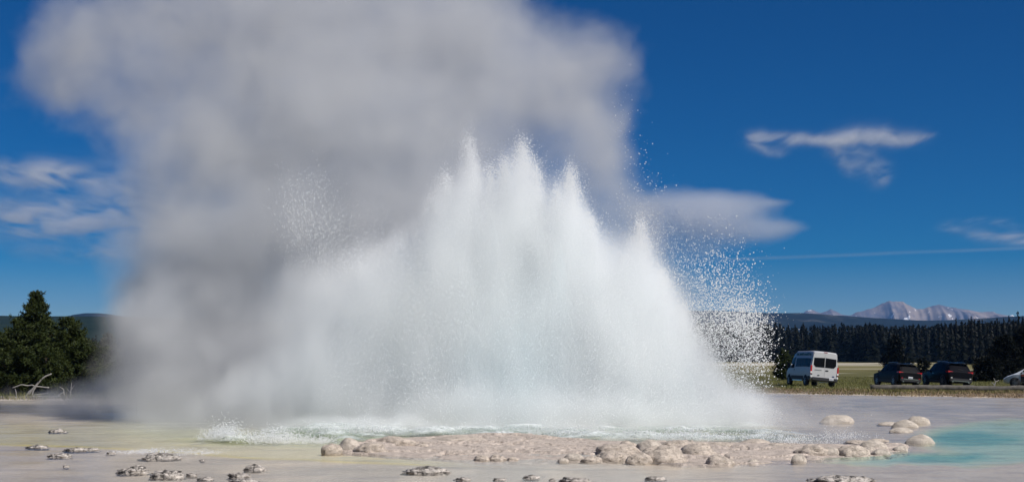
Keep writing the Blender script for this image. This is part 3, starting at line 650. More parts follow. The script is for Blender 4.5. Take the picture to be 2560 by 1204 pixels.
class Car:
    def __init__(s, name, label, place, st, body, group=None, sink=0.0):
        g, hd, roll = place
        s.L = st[-1][0]; s.st = st
        s.root = empty(name, (g.x, g.y, 0.03 + sink), rot=(Matrix.Rotation(-hd, 3, 'Z') @ Matrix.Rotation(roll, 3, 'Y')).to_euler())
        tag(s.root, label, 'car' if 'van' not in name else 'van', group)
        rings = []
        for (y, zb, zl, zt, wb, wl, wt) in s.dense():
            q = [(wb * .9, zb), (wb, zb + .08), (wl, zb + (zl - zb) * .55), (wl * .995, zl), (wt + (wl - wt) * .08, zt - (zt - zl) * .10), (wt * .9, zt - .01), (wt * .5, zt + .015)]
            rings.append([Vector((x, y - s.L / 2, z)) for x, z in q] + [Vector((-x, y - s.L / 2, z)) for x, z in reversed(q)])
        s.body = MB().loft(rings).build('body', body, s.root, True)
        s.body.data.set_sharp_from_angle(angle=R(38))
    def dense(s):
        a = np.array(s.st); ys = np.unique(np.concatenate([a[:, 0], np.linspace(0, s.L, 34)]))
        return [tuple([y] + [float(np.interp(y, a[:, 0], a[:, j])) for j in range(1, 7)]) for y in ys]
    def at(s, y, f):                     # point on the side between beltline (f=0) and roof edge (f=1)
        a = np.array(s.st); zl, zt, wl, wt = (float(np.interp(y, a[:, 0], a[:, j])) for j in (2, 3, 5, 6))
        return Vector((wl * .995 + (wt + (wl - wt) * .08 - wl * .995) * f, y - s.L / 2, zl + (zt - (zt - zl) * .10 - zl) * f))
    def side_window(s, sgn, y0, y1, f0=.1, f1=.92, name='window', lean0=0, lean1=0):
        n = 6; lo = [s.at(y0 + (y1 - y0) * i / n, f0) for i in range(n + 1)]
        hi = [s.at(y0 + lean0 + (y1 + lean1 - y0 - lean0) * i / n, f1) for i in range(n + 1)]
        off = Vector((.014, 0, .004)); q = [p + off for p in lo] + [p + off for p in hi]
        mb = MB(); mb.add([Vector((p.x * sgn, p.y, p.z)) for p in q] + [Vector(((p.x - .03) * sgn, p.y, p.z)) for p in q],
                          [(i, i + 1, i + n + 2, i + n + 1) for i in range(n)] + [tuple(list(range(n + 1)) + [])][:0])
        m_ = len(q)
        for i in range(n): mb.f += [(i, i + 1, i + 1 + m_, i + m_), (i + n + 1, i + n + 2, i + n + 2 + m_, i + n + 1 + m_)]
        mb.f += [(0, n + 1, n + 1 + m_, m_), (n, 2 * n + 1, 2 * n + 1 + m_, n + m_)]
        return mb.build(name, V['glass'], s.root)
    def box(s, name, mat, c, d, parent=None, rot=None, bev=.0):
        o = MB().box((c[0], c[1] - s.L / 2, c[2]), d, rot).build(name, mat, parent or s.root)
        if bev:
            b = bmesh.new(); b.from_mesh(o.data); bmesh.ops.bevel(b, geom=b.edges[:], offset=bev, segments=2, affect='EDGES'); b.to_mesh(o.data); b.free()
        return o
    def poly(s, name, mat, pts, th, parent=None):
        return MB().slab([(p[0], p[1] - s.L / 2, p[2]) for p in pts], th).build(name, mat, parent or s.root)
    def wheels(s, ys, r, half, spokes=7, w=.22):
        for y in ys:
            for sg in (-1, 1):
                x = sg * (half - w / 2 + .012); c = (x, y - s.L / 2, r)
                a = MB().lathe_x(c, [(-.03 * sg, r * 1.22), (sg * (w / 2 - .02), r * 1.22), (sg * (w / 2 - .004), r * 1.16)], 28).build('wheel_arch', V['dark'], s.root, True)
                wh = empty('wheel', (0, 0, 0)); wh.parent = s.root
                MB().lathe_x(c, [(-w / 2, r * .6), (-w / 2, r * .93), (-w * .35, r), (w * .35, r), (w / 2, r * .93), (w / 2 + .012 * 1, r * .66), (-w / 2, r * .6)], 28).build('tyre', V['tyre'], wh, True)
                rm = MB(); rm.lathe_x((x + sg * (w / 2 - .03), c[1], r), [(-.02, r * .66), (.03 * sg, r * .67), (.03 * sg, r * .60), (-.01 * sg, r * .58), (-.02 * sg, .02)], 24)
                for kq in range(spokes):
                    an = 2 * math.pi * kq / spokes
                    rm.box((x + sg * (w / 2 + .004), c[1] + math.cos(an) * r * .33, r + math.sin(an) * r * .33), (.03, r * .62, r * .13), Matrix.Rotation(an, 3, 'X'))
                rm.build('rim', V['rim'], wh)
    def plate(s, x, y, z, w=.34, h=.16):
        p = s.box('licence_plate', V['plate'], (x, y, z), (w, .012, h)); ink = MB(); rnd = random.Random(int(x * 100) + int(z * 77))
        for i in range(6): ink.box((x - w * .36 + i * w * .145, y - .009 - s.L / 2, z - .01), (w * rnd.uniform(.05, .085), .006, h * rnd.uniform(.35, .5)))
        ink.build('plate_characters', V['ink'], p)

suv = [(0, .42, .92, 1.00, .80, .84, .72), (.10, .32, 1.00, 1.12, .88, .91, .74), (.52, .28, 1.05, 1.60, .91, .925, .66), (.8, .27, 1.05, 1.655, .91, .93, .67), (1.5, .26, 1.04, 1.70, .92, .93, .69), (2.3, .25, 1.02, 1.69, .92, .93, .69),
       (2.85, .25, 1.0, 1.60, .92, .925, .67), (3.5, .25, .98, 1.10, .91, .92, .66), (3.62, .25, .97, 1.03, .91, .915, .70), (4.3, .27, .86, .93, .88, .89, .66), (4.6, .36, .62, .74, .74, .76, .55)]
def make_suv(name, label, place, body, chrome_low, bar, sc=1.0):
    c = Car(name, label, place, suv, body); c.root.scale = (sc, sc, sc)
    for sg in (-1, 1):
        c.side_window(sg, .62, 1.12, .14, .86, lean0=.10); c.side_window(sg, 1.18, 2.06, .12, .90); c.side_window(sg, 2.14, 3.28, .12, .90, lean1=-.28)
        c.box('side_cladding', V['dark'], (sg * .92, 2.3, .36), (.05, 2.4, .20), bev=.015)
        mr = c.box('wing_mirror', V['dark'] if body is V['black2'] else body, (sg * 1.02, 3.12, 1.06), (.20, .14, .15), bev=.04)
        c.box('door_handle', V['chrome'] if chrome_low else body, (sg * .945, 1.35, .92), (.03, .20, .035), bev=.01); c.box('door_handle', V['chrome'] if chrome_low else body, (sg * .945, 2.35, .90), (.03, .20, .035), bev=.01)
        rl = MB().tube([(sg * .60, .75 - 2.3, 1.665), (sg * .61, .95 - 2.3, 1.735), (sg * .62, 1.7 - 2.3, 1.76), (sg * .61, 2.5 - 2.3, 1.735), (sg * .60, 2.65 - 2.3, 1.675)], .018, 6).build('roof_rail', V['chrome'], c.root, True)
        lampy = .06
        tl_ = c.poly('tail_lamp', V['red'], [(sg * .52, .055, .95), (sg * .90, .10, .98), (sg * .91, .10, 1.09), (sg * .50, .085, 1.04)] if sg > 0 else [(-.90, .10, .98), (-.52, .055, .95), (-.50, .085, 1.04), (-.91, .10, 1.09)], -.05)
        c.box('side_lamp', V['red'], (sg * .905, .26, 1.03), (.05, .34, .10), bev=.015)
        c.box('reverse_lamp', V['clear'], (sg * .62, .055, .94), (.12, .05, .04), bev=.01); c.box('reflector', V['clear'] if chrome_low else V['red'], (sg * .68, -.035, .62), (.12, .03, .06), bev=.01)
        c.box('headlamp', V['clear'], (sg * .68, 4.42, .78), (.28, .16, .12), bev=.03); c.box('exhaust_tip', V['chrome'], (sg * .58, -.02, .36), (.13, .10, .06), bev=.02)
    c.poly('rear_window', V['glass'], [(-.68, .125, 1.14), (.68, .125, 1.14), (.58, .485, 1.56), (-.58, .485, 1.56)], .02)
    c.poly('windscreen', V['glass'], [(.62, 3.50, 1.12), (-.62, 3.50, 1.12), (-.58, 2.90, 1.595), (.58, 2.90, 1.595)], .02)
    c.box('rear_bumper', V['dark'], (0, .0, .47), (1.62, .16, .26), bev=.05); c.box('front_bumper', V['dark'], (0, 4.55, .42), (1.5, .14, .24), bev=.05)
    c.box('spoiler', body, (0, .44, 1.61), (1.22, .30, .05), bev=.02)
    c.box('bumper_trim', V['chrome'], (0, -.085, .42 if chrome_low else .55), (1.15, .02, .03)); c.box('tailgate_bar', V['chrome'] if bar else V['dark'], (0, .028, .93), (.95, .03, .045), bev=.01)
    c.plate(0.0, -.002 if not chrome_low else .02, .80 if chrome_low else .66); c.box('badge', V['chrome'], (0, .045, 1.02), (.10, .03, .08), bev=.02)
    c.box('wiper', V['dark'], (.1, .16, 1.21), (.5, .02, .02), rot=Matrix.Rotation(.15, 3, 'Y'))
    c.wheels((.86, 3.62), .36, .93)
    an = MB().tube([(0, .9 - 2.3, 1.68), (0, .78 - 2.3, 1.86)], .008, 5).build('antenna', V['dark'], c.root)
    return c
make_suv('sport_utility_car', 'dark grey SUV with red tail lamps parked nearest the white van', SUV_A, V['black2'], False, True, .97)
make_suv('sport_utility_car', 'glossy black SUV with chrome trim parked nearest the hatchback', SUV_B, V['black'], True, False, 1.02)

van_st = [(0, .50, 1.20, 2.40, .96, .99, .83), (.10, .42, 1.22, 2.47, 1.0, 1.02, .86), (1.0, .40, 1.24, 2.52, 1.01, 1.03, .87), (3.8, .40, 1.24, 2.50, 1.01, 1.03, .87), (4.3, .40, 1.24, 2.38, 1.01, 1.03, .82), (4.65, .40, 1.23, 2.12, 1.0, 1.02, .80),
          (5.15, .40, 1.20, 1.50, .98, 1.0, .78), (5.3, .40, 1.15, 1.30, .97, .98, .78), (5.75, .44, .98, 1.08, .90, .92, .70), (5.98, .52, .74, .84, .76, .78, .58)]
c = Car('passenger_van', 'white high-roofed passenger van with dark windows seen from behind', VAN, van_st, V['white'])
for sg in (-1, 1):
    c.side_window(sg, .30, 1.30, .10, .64, lean0=-.04); c.side_window(sg, 1.34, 2.34, .10, .64); c.side_window(sg, 2.38, 3.45, .10, .64); c.side_window(sg, 3.72, 4.95, .02, .72, lean1=-.62)
    c.box('lower_cladding', V['dark'], (sg * 1.02, 2.9, .58), (.05, 2.7, .26), bev=.02); c.box('lower_cladding', V['dark'], (sg * 1.015, .33, .58), (.05, .52, .26), bev=.02)
    c.box('running_board', V['chrome'], (sg * 1.0, 2.8, .38), (.10, 2.2, .05), bev=.015)
    c.box('wing_mirror', V['dark'], (sg * 1.16, 4.62, 1.42), (.22, .16, .38), bev=.05)
    c.box('door_handle', V['dark'], (sg * 1.035, 3.62, 1.12), (.03, .16, .06), bev=.01)
    tl_ = c.box('tail_lamp', V['red'], (sg * .97, .035, 1.16), (.13, .12, .62), bev=.02); c.box('reverse_lamp', V['clear'], (sg * .97, -.03, .98), (.11, .02, .13), tl_); c.box('reflector', V['clear'], (sg * .955, .02, .70), (.14, .12, .14), bev=.03)
    c.box('headlamp', V['clear'], (sg * .74, 5.72, .96), (.24, .22, .26), bev=.05)
    dr = c.poly('rear_door', V['white'], [(sg * .012, -.012, .66), (sg * .90, -.002, .66), (sg * .90, .0, 1.3), (sg * .80, -.002, 2.36), (sg * .012, -.012, 2.42)] if sg > 0 else [(-.90, -.002, .66), (-.012, -.012, .66), (-.012, -.012, 2.42), (-.80, -.002, 2.36), (-.90, .0, 1.3)], .03)
    wpts = [(.03, -.026, 1.38), (.66, -.022, 1.38), (.82, -.018, 1.54), (.80, -.018, 2.02), (.03, -.026, 2.06)]
    c.poly('window', V['glass'], wpts if sg > 0 else [(-p[0], p[1], p[2]) for p in reversed(wpts)], .012, dr)
    c.box('hinge', V['dark'] if sg > 0 else V['chrome'], (sg * .90, -.01, 1.95), (.05, .05, .12), dr); c.box('hinge', V['dark'], (sg * .92, -.01, .85), (.05, .05, .10), dr)
c.box('rear_bumper', V['dark'], (0, -.02, .53), (1.86, .20, .24), bev=.05); c.box('front_bumper', V['dark'], (0, 5.93, .55), (1.5, .16, .3), bev=.05)
c.poly('windscreen', V['glass'], [(.74, 5.17, 1.52), (-.74, 5.17, 1.52), (-.74, 4.55, 2.22), (.74, 4.55, 2.22)], .02)
c.box('brake_lamp', V['red'], (0, .0, 2.44), (.26, .05, .035)); c.box('door_latch', V['dark'], (.17, -.035, 1.18), (.22, .03, .06), bev=.01); c.box('badge', V['blue'], (.66, -.03, .80), (.16, .02, .06), bev=.01); c.box('badge', V['dark'], (-.42, -.03, .82), (.14, .02, .04))
c.plate(.50, -.128, .60, .32, .16)
def marks(name, mat, x0, x1, z, h, fn, seed, parent):
    rnd = random.Random(seed); mb = MB(); x = x0
    while x < x1:
        w_ = rnd.uniform(.5, .9) * h; fn(mb, x, w_, z, h, rnd); x += w_ + (.22 if rnd.random() > .12 else .8) * h
    return mb.build(name, mat, parent)
def side_letter(mb, y, w_, z, h, rnd):   # illegible teal capitals high on the side
    for sg in (-1,):
        pt = lambda yy, zz: Vector((-(c.at(yy, (zz - 1.24) / 1.14).x + .012), yy - c.L / 2, zz))
        for a, b_ in (((y, z), (y + .2 * w_, z + h)), ((y + .75 * w_, z), (y + w_, z + h * rnd.choice((1, 1, .5)))), ((y, z + h * rnd.choice((0, .42, .8))), (y + w_, z + h * rnd.choice((.2, .6, 1))))):
            if b_[1] - a[1] < .02: b_ = (b_[0], a[1] + .05)
            q = [pt(a[0], a[1]), pt(b_[0], a[1]), pt(b_[0], b_[1]), pt(a[0], b_[1])]; mb.slab(q, .008)
marks('lettering', V['teal'], .45, 3.6, 2.17, .15, side_letter, 3, c.root)
def rear_letter(mb, x, w_, z, h, rnd): mb.box((x + w_ / 2, -.03 - c.L / 2, z + h / 2), (w_ * .8, .012, h * rnd.uniform(.6, 1)))
marks('lettering', V['chrome'], -.72, -.22, 1.17, .045, rear_letter, 4, c.root)
c.wheels((1.02, 4.75), .36, 1.03, 6, .24)

hat = [(0, .42, .86, 1.0, .70, .74, .62), (.12, .34, .96, 1.12, .82, .85, .66), (.7, .27, .98, 1.36, .86, .87, .60), (1.6, .24, .96, 1.48, .87, .875, .62), (2.3, .24, .93, 1.49, .87, .875, .63), (2.75, .24, .91, 1.40, .87, .875, .62), (3.45, .24, .88, 1.02, .86, .87, .60), (3.65, .24, .86, .93, .86, .86, .62), (4.1, .26, .70, .78, .80, .82, .60), (4.38, .34, .52, .62, .62, .66, .46)]
c = Car('hatchback_car', 'pale silver-blue hatchback cut by the right edge with dark doors', HATCH, hat, V['silver'])
for sg in (-1, 1):
    c.side_window(sg, .75, 1.62, .12, .86, lean0=.1); c.side_window(sg, 1.70, 3.22, .12, .88, lean1=-.34)
    pd = lambda y, z: (sg * (.873 + .012), y, z)
    for nm, y0, y1 in (('door', 2.02, 3.12), ('door', .98, 1.98)):
        q = [pd(y0, .34), pd(y1, .34), pd(y1, .90), pd(y0, .92)]; dd = c.poly(nm, V['door'], q if sg > 0 else q[::-1], .03)  # door panels darker than the rest of the body
        c.box('door_handle', V['chrome'], (sg * .90, y0 + .16, .80), (.03, .18, .035), dd, bev=.01)
    q = [pd(2.72, .74), pd(3.10, .78), pd(3.10, .885), pd(2.6, .90)]; q = [(p[0] + sg * .012, p[1], p[2]) for p in q]; c.poly('door_reflection', V['orange'], q if sg > 0 else q[::-1], .02)  # red reflection on the front door, put in as a coloured panel
    c.box('wing_mirror', V['silver'], (sg * .98, 2.95, 1.0), (.18, .13, .13), bev=.04); c.box('headlamp', V['clear'], (sg * .60, 4.10, .655), (.24, .22, .09), bev=.03); c.box('tail_lamp', V['red'], (sg * .74, .05, .86), (.16, .10, .22), bev=.03)
    c.box('sill', V['dark'], (sg * .86, 2.05, .28), (.05, 2.0, .10), bev=.02)
c.poly('windscreen', V['glass'], [(.58, 3.44, 1.03), (-.58, 3.44, 1.03), (-.55, 2.80, 1.385), (.55, 2.80, 1.385)], .02); c.poly('rear_window', V['glass'], [(-.58, .15, 1.13), (.58, .15, 1.13), (.54, .66, 1.34), (-.54, .66, 1.34)], .02)
c.box('front_bumper', V['silver'], (0, 4.30, .40), (1.2, .12, .18), bev=.05); c.box('rear_bumper', V['silver'], (0, .03, .45), (1.4, .12, .2), bev=.05)
c.wheels((.78, 3.52), .315, .875, 9, .19)

# ------------------------------------------------------------------ the geyser fountain: jets of white water and droplets
YF = 43.0; KF = YF / F
fount = empty('geyser_fountain', (.6, YF, 0)); tag(fount, 'tall white and aqua fountain of geyser water bursting from the crater', 'geyser')
m, t, b, o_ = new_mat('white_water')
n = nodes_noise(t, 1.1, 5, .6, (1, 1, .35)); t.links.new(ramp(t, n.outputs[0], [(.3, (.74, .89, .92)), (.55, (.90, .94, .95)), (.8, (.92, .94, .94))]), b.inputs['Base Color'])
b.inputs['Roughness'].default_value = .7; b.inputs['Subsurface Weight'].default_value = 0.0
n2_ = nodes_noise(t, 6, 6, .7, (1, 1, .4)); bump(t, b, n2_.outputs[0], .8, .15)
M['white_water'] = m
m, t, b, o_ = new_mat('droplets'); t.nodes.remove(b)
dfu = t.nodes.new('ShaderNodeBsdfDiffuse'); dfu.inputs[0].default_value = (.97, .985, .99, 1); trl = t.nodes.new('ShaderNodeBsdfTranslucent'); trl.inputs[0].default_value = (.97, .985, .99, 1); gls = t.nodes.new('ShaderNodeBsdfGlossy'); gls.inputs['Roughness'].default_value = .25
m1 = t.nodes.new('ShaderNodeMixShader'); m1.inputs[0].default_value = .5; t.links.new(dfu.outputs[0], m1.inputs[1]); t.links.new(trl.outputs[0], m1.inputs[2])
m2 = t.nodes.new('ShaderNodeMixShader'); m2.inputs[0].default_value = .08; t.links.new(m1.outputs[0], m2.inputs[1]); t.links.new(gls.outputs[0], m2.inputs[2]); t.links.new(m2.outputs[0], o_.inputs['Surface'])
at_ = attr(t, 'solid_water'); wc = mixrgb(t, at_.outputs['Fac'], (.975, .985, .99), (.80, .955, .99))
t.links.new(wc, dfu.inputs[0]); t.links.new(wc, trl.inputs[0])
M['droplets'] = m
# tip px, tip py, base px, base half width, tip half width, depth offset, strands, core height share
JETS = [(1170, 350, 1235, 130, 20, .6, 330, .93), (1112, 438, 1195, 150, 18, .1, 330, .92), (1082, 500, 1150, 120, 16, .3, 220, .9), (1224, 420, 1255, 110, 16, -.2, 240, .94), (1305, 352, 1330, 140, 26, .4, 420, .91), (1262, 400, 1290, 120, 22, .1, 300, .93), (1335, 405, 1370, 120, 20, -.2, 280, .92),
        (1425, 425, 1440, 140, 22, .2, 380, .92), (1392, 468, 1400, 120, 26, -.5, 260, .93), (1470, 540, 1500, 130, 24, -.2, 260, .92), (1602, 552, 1590, 120, 20, .3, 320, .86), (1560, 640, 1560, 130, 34, -.4, 240, .9), (1655, 680, 1640, 110, 24, 0, 240, .82), (1710, 770, 1690, 110, 26, .2, 220, .75),
        (1000, 610, 1110, 140, 30, .3, 200, .8), (900, 660, 1010, 150, 40, .6, 150, .62), (1150, 640, 1190, 150, 50, -.4, 260, .7), (1300, 600, 1310, 150, 60, -.4, 320, .7), (1420, 680, 1430, 150, 60, -.4, 260, .7)]
PTS, RAD = [], []
def jet_axis(j, tt):
    tip = P(j[0], j[1], YF + j[5]); bs = P(j[2], 1061, YF + j[5]); bs.z = 0
    x = bs.x + (tip.x - bs.x) * tt ** 1.3; return x, np.full_like(tt, YF + j[5]), tip.z * tt
def jet_width(j, tt): return (j[4] + (j[3] - j[4]) * (1 - tt) ** 1.35) * KF
for q, j in enumerate(JETS):
    # the solid body of the jet
    tt = np.linspace(0, j[7] * .86, 34); ax, ay, az = jet_axis(j, tt); wv = jet_width(j, tt) * .50; wv = wv * np.sqrt(np.clip(1 - (tt / (j[7] * .86 + .004)) ** 5, 0, 1)) + .004
    na = 28; th = np.linspace(0, 2 * np.pi, na, endpoint=False); T_, A_ = np.meshgrid(np.arange(len(tt)), th, indexing='ij')
    cx, cyy = np.cos(A_), np.sin(A_); nz = fbm(cx * 2.2 + q * 9, cyy * 2.2, az[T_] * .55, 4, 200 + q)
    rr = wv[T_] * (.62 + .75 * nz); dep = .75
    vv = np.stack([ax[T_] + rr * cx, ay[T_] + rr * cyy * dep, az[T_] + .35 * (nz - .5) * (T_ > 0) - .1], 2).reshape(-1, 3)
    i = (np.arange(len(tt) - 1)[:, None] * na); kk = np.arange(na)[None]
    ff = np.stack([i + kk, i + (kk + 1) % na, i + na + (kk + 1) % na, i + na + kk], 2).reshape(-1, 4)
    vv = vv - np.array([.6, YF, 0])
    mesh_obj('water_jet', vv, ff, M['white_water'], fount, True)
    # strands of droplets around it
    for s_ in range(j[6]):
        a_, r_ = rng.uniform(0, 6.283), min(1.25, abs(rng.normal(0, .62)))
        top = 1 - .30 * r_ ** 1.4 * rng.uniform(.3, 1.2) + .018 * rng.normal(); lo_ = max(0, top - rng.uniform(.25, .9)); n_ = int(rng.uniform(30, 90))
        u = top - (top - lo_) * rng.random(n_) ** 1.1; u = np.clip(u, 0, 1.06); uc = np.clip(u, 0, 1)
        x, y, z = jet_axis(j, uc); wv = jet_width(j, uc); z = z * np.where(uc > 0, u / np.maximum(uc, 1e-4), 1)
        jit = (.05 + .07 * r_ + .08 * rng.random()) * rng.normal(0, 1, (n_, 3))
        PTS.append(np.stack([x + math.cos(a_) * r_ * wv, y + math.sin(a_) * r_ * wv * .75, z], 1) + jit * np.array([1, 1, 1.6])); RAD.append(.005 + .011 * rng.random(n_) ** 2.5)
    n_ = 900; u = np.clip(1 - rng.random(n_) ** 1.7, .05, 1); x, y, z = jet_axis(j, u); wv = jet_width(j, u)
    PTS.append(np.stack([x + rng.normal(0, 1, n_) * (wv * .75 + .06), y + rng.normal(0, .5, n_) * wv, z + rng.normal(0, .12, n_) + .1 * rng.random(n_) ** 3], 1)); RAD.append(.005 + .010 * rng.random(n_) ** 2)
# the body of the spray: a dense feathered mass under an uneven skyline of jets
ENV = [(800, 900), (860, 760), (920, 690), (980, 640), (1030, 580), (1058, 525), (1085, 470), (1108, 442), (1144, 434), (1149, 366), (1160, 350), (1180, 354), (1192, 396), (1200, 434), (1216, 440), (1224, 422), (1234, 438), (1246, 420), (1252, 400), (1278, 396), (1286, 358), (1300, 350), (1314, 368), (1334, 384), (1346, 430), (1360, 470), (1390, 474), (1410, 440), (1427, 424), (1448, 446), (1470, 510), (1500, 570), (1535, 612), (1565, 580), (1590, 560), (1606, 552), (1626, 585), (1660, 670), (1700, 735), (1740, 800), (1800, 880), (1880, 960), (1940, 1030)]
ex = np.array([(a - 1280) * KF for a, _ in ENV]); ez = np.array([P(a, b_, YF).z for a, b_ in ENV])
def mass(n, r0, r1, soft, tpow, sy, wfun=None):
    px = rng.uniform(800, 1940, n); x = (px - 1280) * KF; e = np.interp(x + rng.normal(0, .06, n), ex, ez)
    e = e * (1 + .10 * (vnoise(x * 14, x * 0, 0, 340) - .5) + .06 * (vnoise(x * 37, x * 0, 0, 341) - .5)); keep = rng.random(n) < (e / 8.8) ** .75 * (wfun(px) if wfun else 1); px, x, e = px[keep], x[keep], e[keep]; n = len(x)
    dy = rng.normal(0, sy, n); tt = 1 - rng.random(n) ** tpow
    z = e * np.sqrt(np.clip(1 - (dy / 2.6) ** 2, .1, 1)) * tt * (1 + soft * np.abs(rng.normal(0, 1, n)) * rng.normal(0, 1, n))
    st = fbm(x * 3.2, dy * 1.6 + 7, z * .55, 4, 310); cl = fbm(x * 1.1, dy * 1.1, z * .9, 3, 320)
    k = (.55 * st + .45 * cl + .10 * rng.normal(0, 1, n)) > .36 + .22 * np.clip(tt - .55, 0, 1)
    q = np.stack([x + rng.normal(0, .05, n), YF + dy, z], 1)[k]; PTS.append(q); RAD.append(r0 + (r1 - r0) * rng.random(len(q)) ** 2)
body = lambda px: np.interp(px, [800, 950, 1060, 1500, 1600, 1750, 1940], [.12, .35, 1, 1, .9, .6, .2])
mass(800000, .004, .0085, .02, 1.0, .75, body)
mass(450000, .0035, .007, .05, .8, 1.0, body)
mass(60000, .006, .013, .08, .9, .9, body)
def cloud_pts(px, py, sx, sy, n, r0, r1, Y=42.3, sY=.8, clump=0.0):
    k = Y / F; c_ = P(px, py, Y); n = int(n * 1.15)
    q = np.stack([c_.x + rng.normal(0, sx * k, n), Y + rng.normal(0, sY, n), c_.z + rng.normal(0, sy * k, n)], 1)
    if clump: q = q[fbm(q[:, 0] * 2, q[:, 1] * .5, q[:, 2] * 2, 3, 300) > clump]
    q = q[q[:, 2] > .02]; PTS.append(q); RAD.append(r0 * .7 + (r1 * 1.05 - r0 * .7) * rng.random(len(q)) ** 3.2)
for a in [(1850, 825, 36, 58, 2600, .007, .022), (1800, 790, 46, 80, 3200, .006, .020), (1790, 690, 40, 55, 620, .007, .02), (1832, 610, 34, 38, 90, .009, .02), (1745, 740, 36, 80, 1500, .006, .016), (1888, 865, 20, 44, 1000, .008, .022), (1866, 790, 34, 26, 900, .008, .022), (1890, 930, 24, 30, 160, .007, .018), (1860, 740, 30, 40, 200, .008, .02), (1770, 850, 60, 70, 5000, .006, .014),
          (742, 520, 26, 36, 420, .006, .014), (800, 535, 36, 56, 800, .006, .014), (785, 595, 44, 34, 1200, .005, .011), (790, 458, 18, 22, 90, .007, .014), (718, 470, 14, 18, 70, .007, .013), (695, 395, 9, 26, 16, .007, .013), (850, 630, 60, 52, 1800, .005, .009), (920, 650, 60, 60, 2200, .005, .009),
          (1552, 325, 20, 46, 60, .008, .019), (1592, 430, 32, 46, 110, .007, .017), (1642, 470, 20, 16, 24, .009, .018), (1555, 260, 26, 50, 16, .007, .014), (1480, 400, 50, 34, 50, .006, .011), (1625, 600, 34, 50, 900, .006, .014), (1580, 510, 30, 30, 160, .006, .014), (1680, 690, 40, 60, 1500, .005, .014)]:
    cloud_pts(*a)
def splash(px, py, sx, sz, n, r0, r1):   # spray leaping from the water surface
    g = G(px, py); k = g.y / F; c_ = rng.integers(0, 5, n); cx_ = rng.normal(0, .8, 5)
    x = g.x + (cx_[c_] + rng.normal(0, .45, n)) * sx * k; z = np.abs(rng.normal(0, 1, n)) * sz * k * (1 - .3 * np.abs(cx_[c_])).clip(.25)
    PTS.append(np.stack([x, g.y + rng.normal(0, .35, n), z], 1)); RAD.append(r0 + (r1 - r0) * rng.random(n) ** 2)
for a in [(590, 1098, 45, 22, 3800, .005, .014), (690, 1105, 50, 18, 3400, .005, .014), (770, 1105, 35, 10, 1800, .005, .013), (420, 1130, 50, 6, 900, .004, .011), (480, 1132, 40, 5, 500, .004, .011), (860, 1085, 70, 22, 2500, .005, .013), (1500, 1092, 120, 16, 2500, .005, .014), (1700, 1098, 90, 14, 1800, .006, .016), (1850, 1098, 70, 12, 900, .006, .016), (2000, 1105, 40, 8, 500, .005, .013), (2110, 1095, 60, 10, 500, .005, .012), (1050, 1085, 90, 14, 1500, .005, .012), (1280, 1082, 120, 18, 1800, .005, .014)]:
    splash(*a)
n_ = 70000                                # fine spray curtain around the foot
px_ = np.concatenate([rng.normal(1420, 190, n_ // 2), rng.normal(1560, 170, n_ // 2)]); zz_ = np.abs(rng.normal(0, 2.4, n_)); yy_ = rng.normal(41.8, .9, n_)
hh = np.interp(px_, [850, 1050, 1170, 1450, 1600, 1750, 1900, 1950], [3, 5.5, 7, 7, 5.5, 3.5, 1.8, .5]); kp = (zz_ < hh)
PTS.append(np.stack([(px_ - 1280) / F * yy_, yy_, zz_], 1)[kp]); RAD.append((.004 + .010 * rng.random(n_) ** 3)[kp])
pts = np.concatenate(PTS); rad = np.concatenate(RAD); ok = pts[:, 2] > -.02; pts, rad = pts[ok], rad[ok]
print('droplets', len(pts))
me = bpy.data.meshes.new('droplet_spray'); me.vertices.add(len(pts)); me.vertices.foreach_set('co', (pts - np.array([.6, YF, 0])).astype(np.float32).ravel())
spray = bpy.data.objects.new('droplet_spray', me); C.objects.link(spray)
bpy.context.view_layer.objects.active = spray; spray.select_set(True); bpy.ops.object.convert(target='POINTCLOUD'); spray = bpy.context.view_layer.objects.active; spray.select_set(False)
pc = spray.data
ra = pc.attributes.get('radius') or pc.attributes.new('radius', 'FLOAT', 'POINT'); ra.data.foreach_set('value', rad.astype(np.float32))
core_ = np.exp(-((pts[:, 0] - .1) / 1.5) ** 2 - ((pts[:, 2] - 2.2) / 2.3) ** 2) * (.5 + fbm(pts[:, 0] * .7, pts[:, 1] * .7, pts[:, 2] * .5, 3, 330))
cr = pc.attributes.new('solid_water', 'FLOAT', 'POINT'); cr.data.foreach_set('value', np.clip(core_ * .45, 0, 1).astype(np.float32))
pc.materials.clear(); pc.materials.append(M['droplets']); spray.name = 'droplet_spray'; spray.parent = fount; tag(spray, kind='stuff')

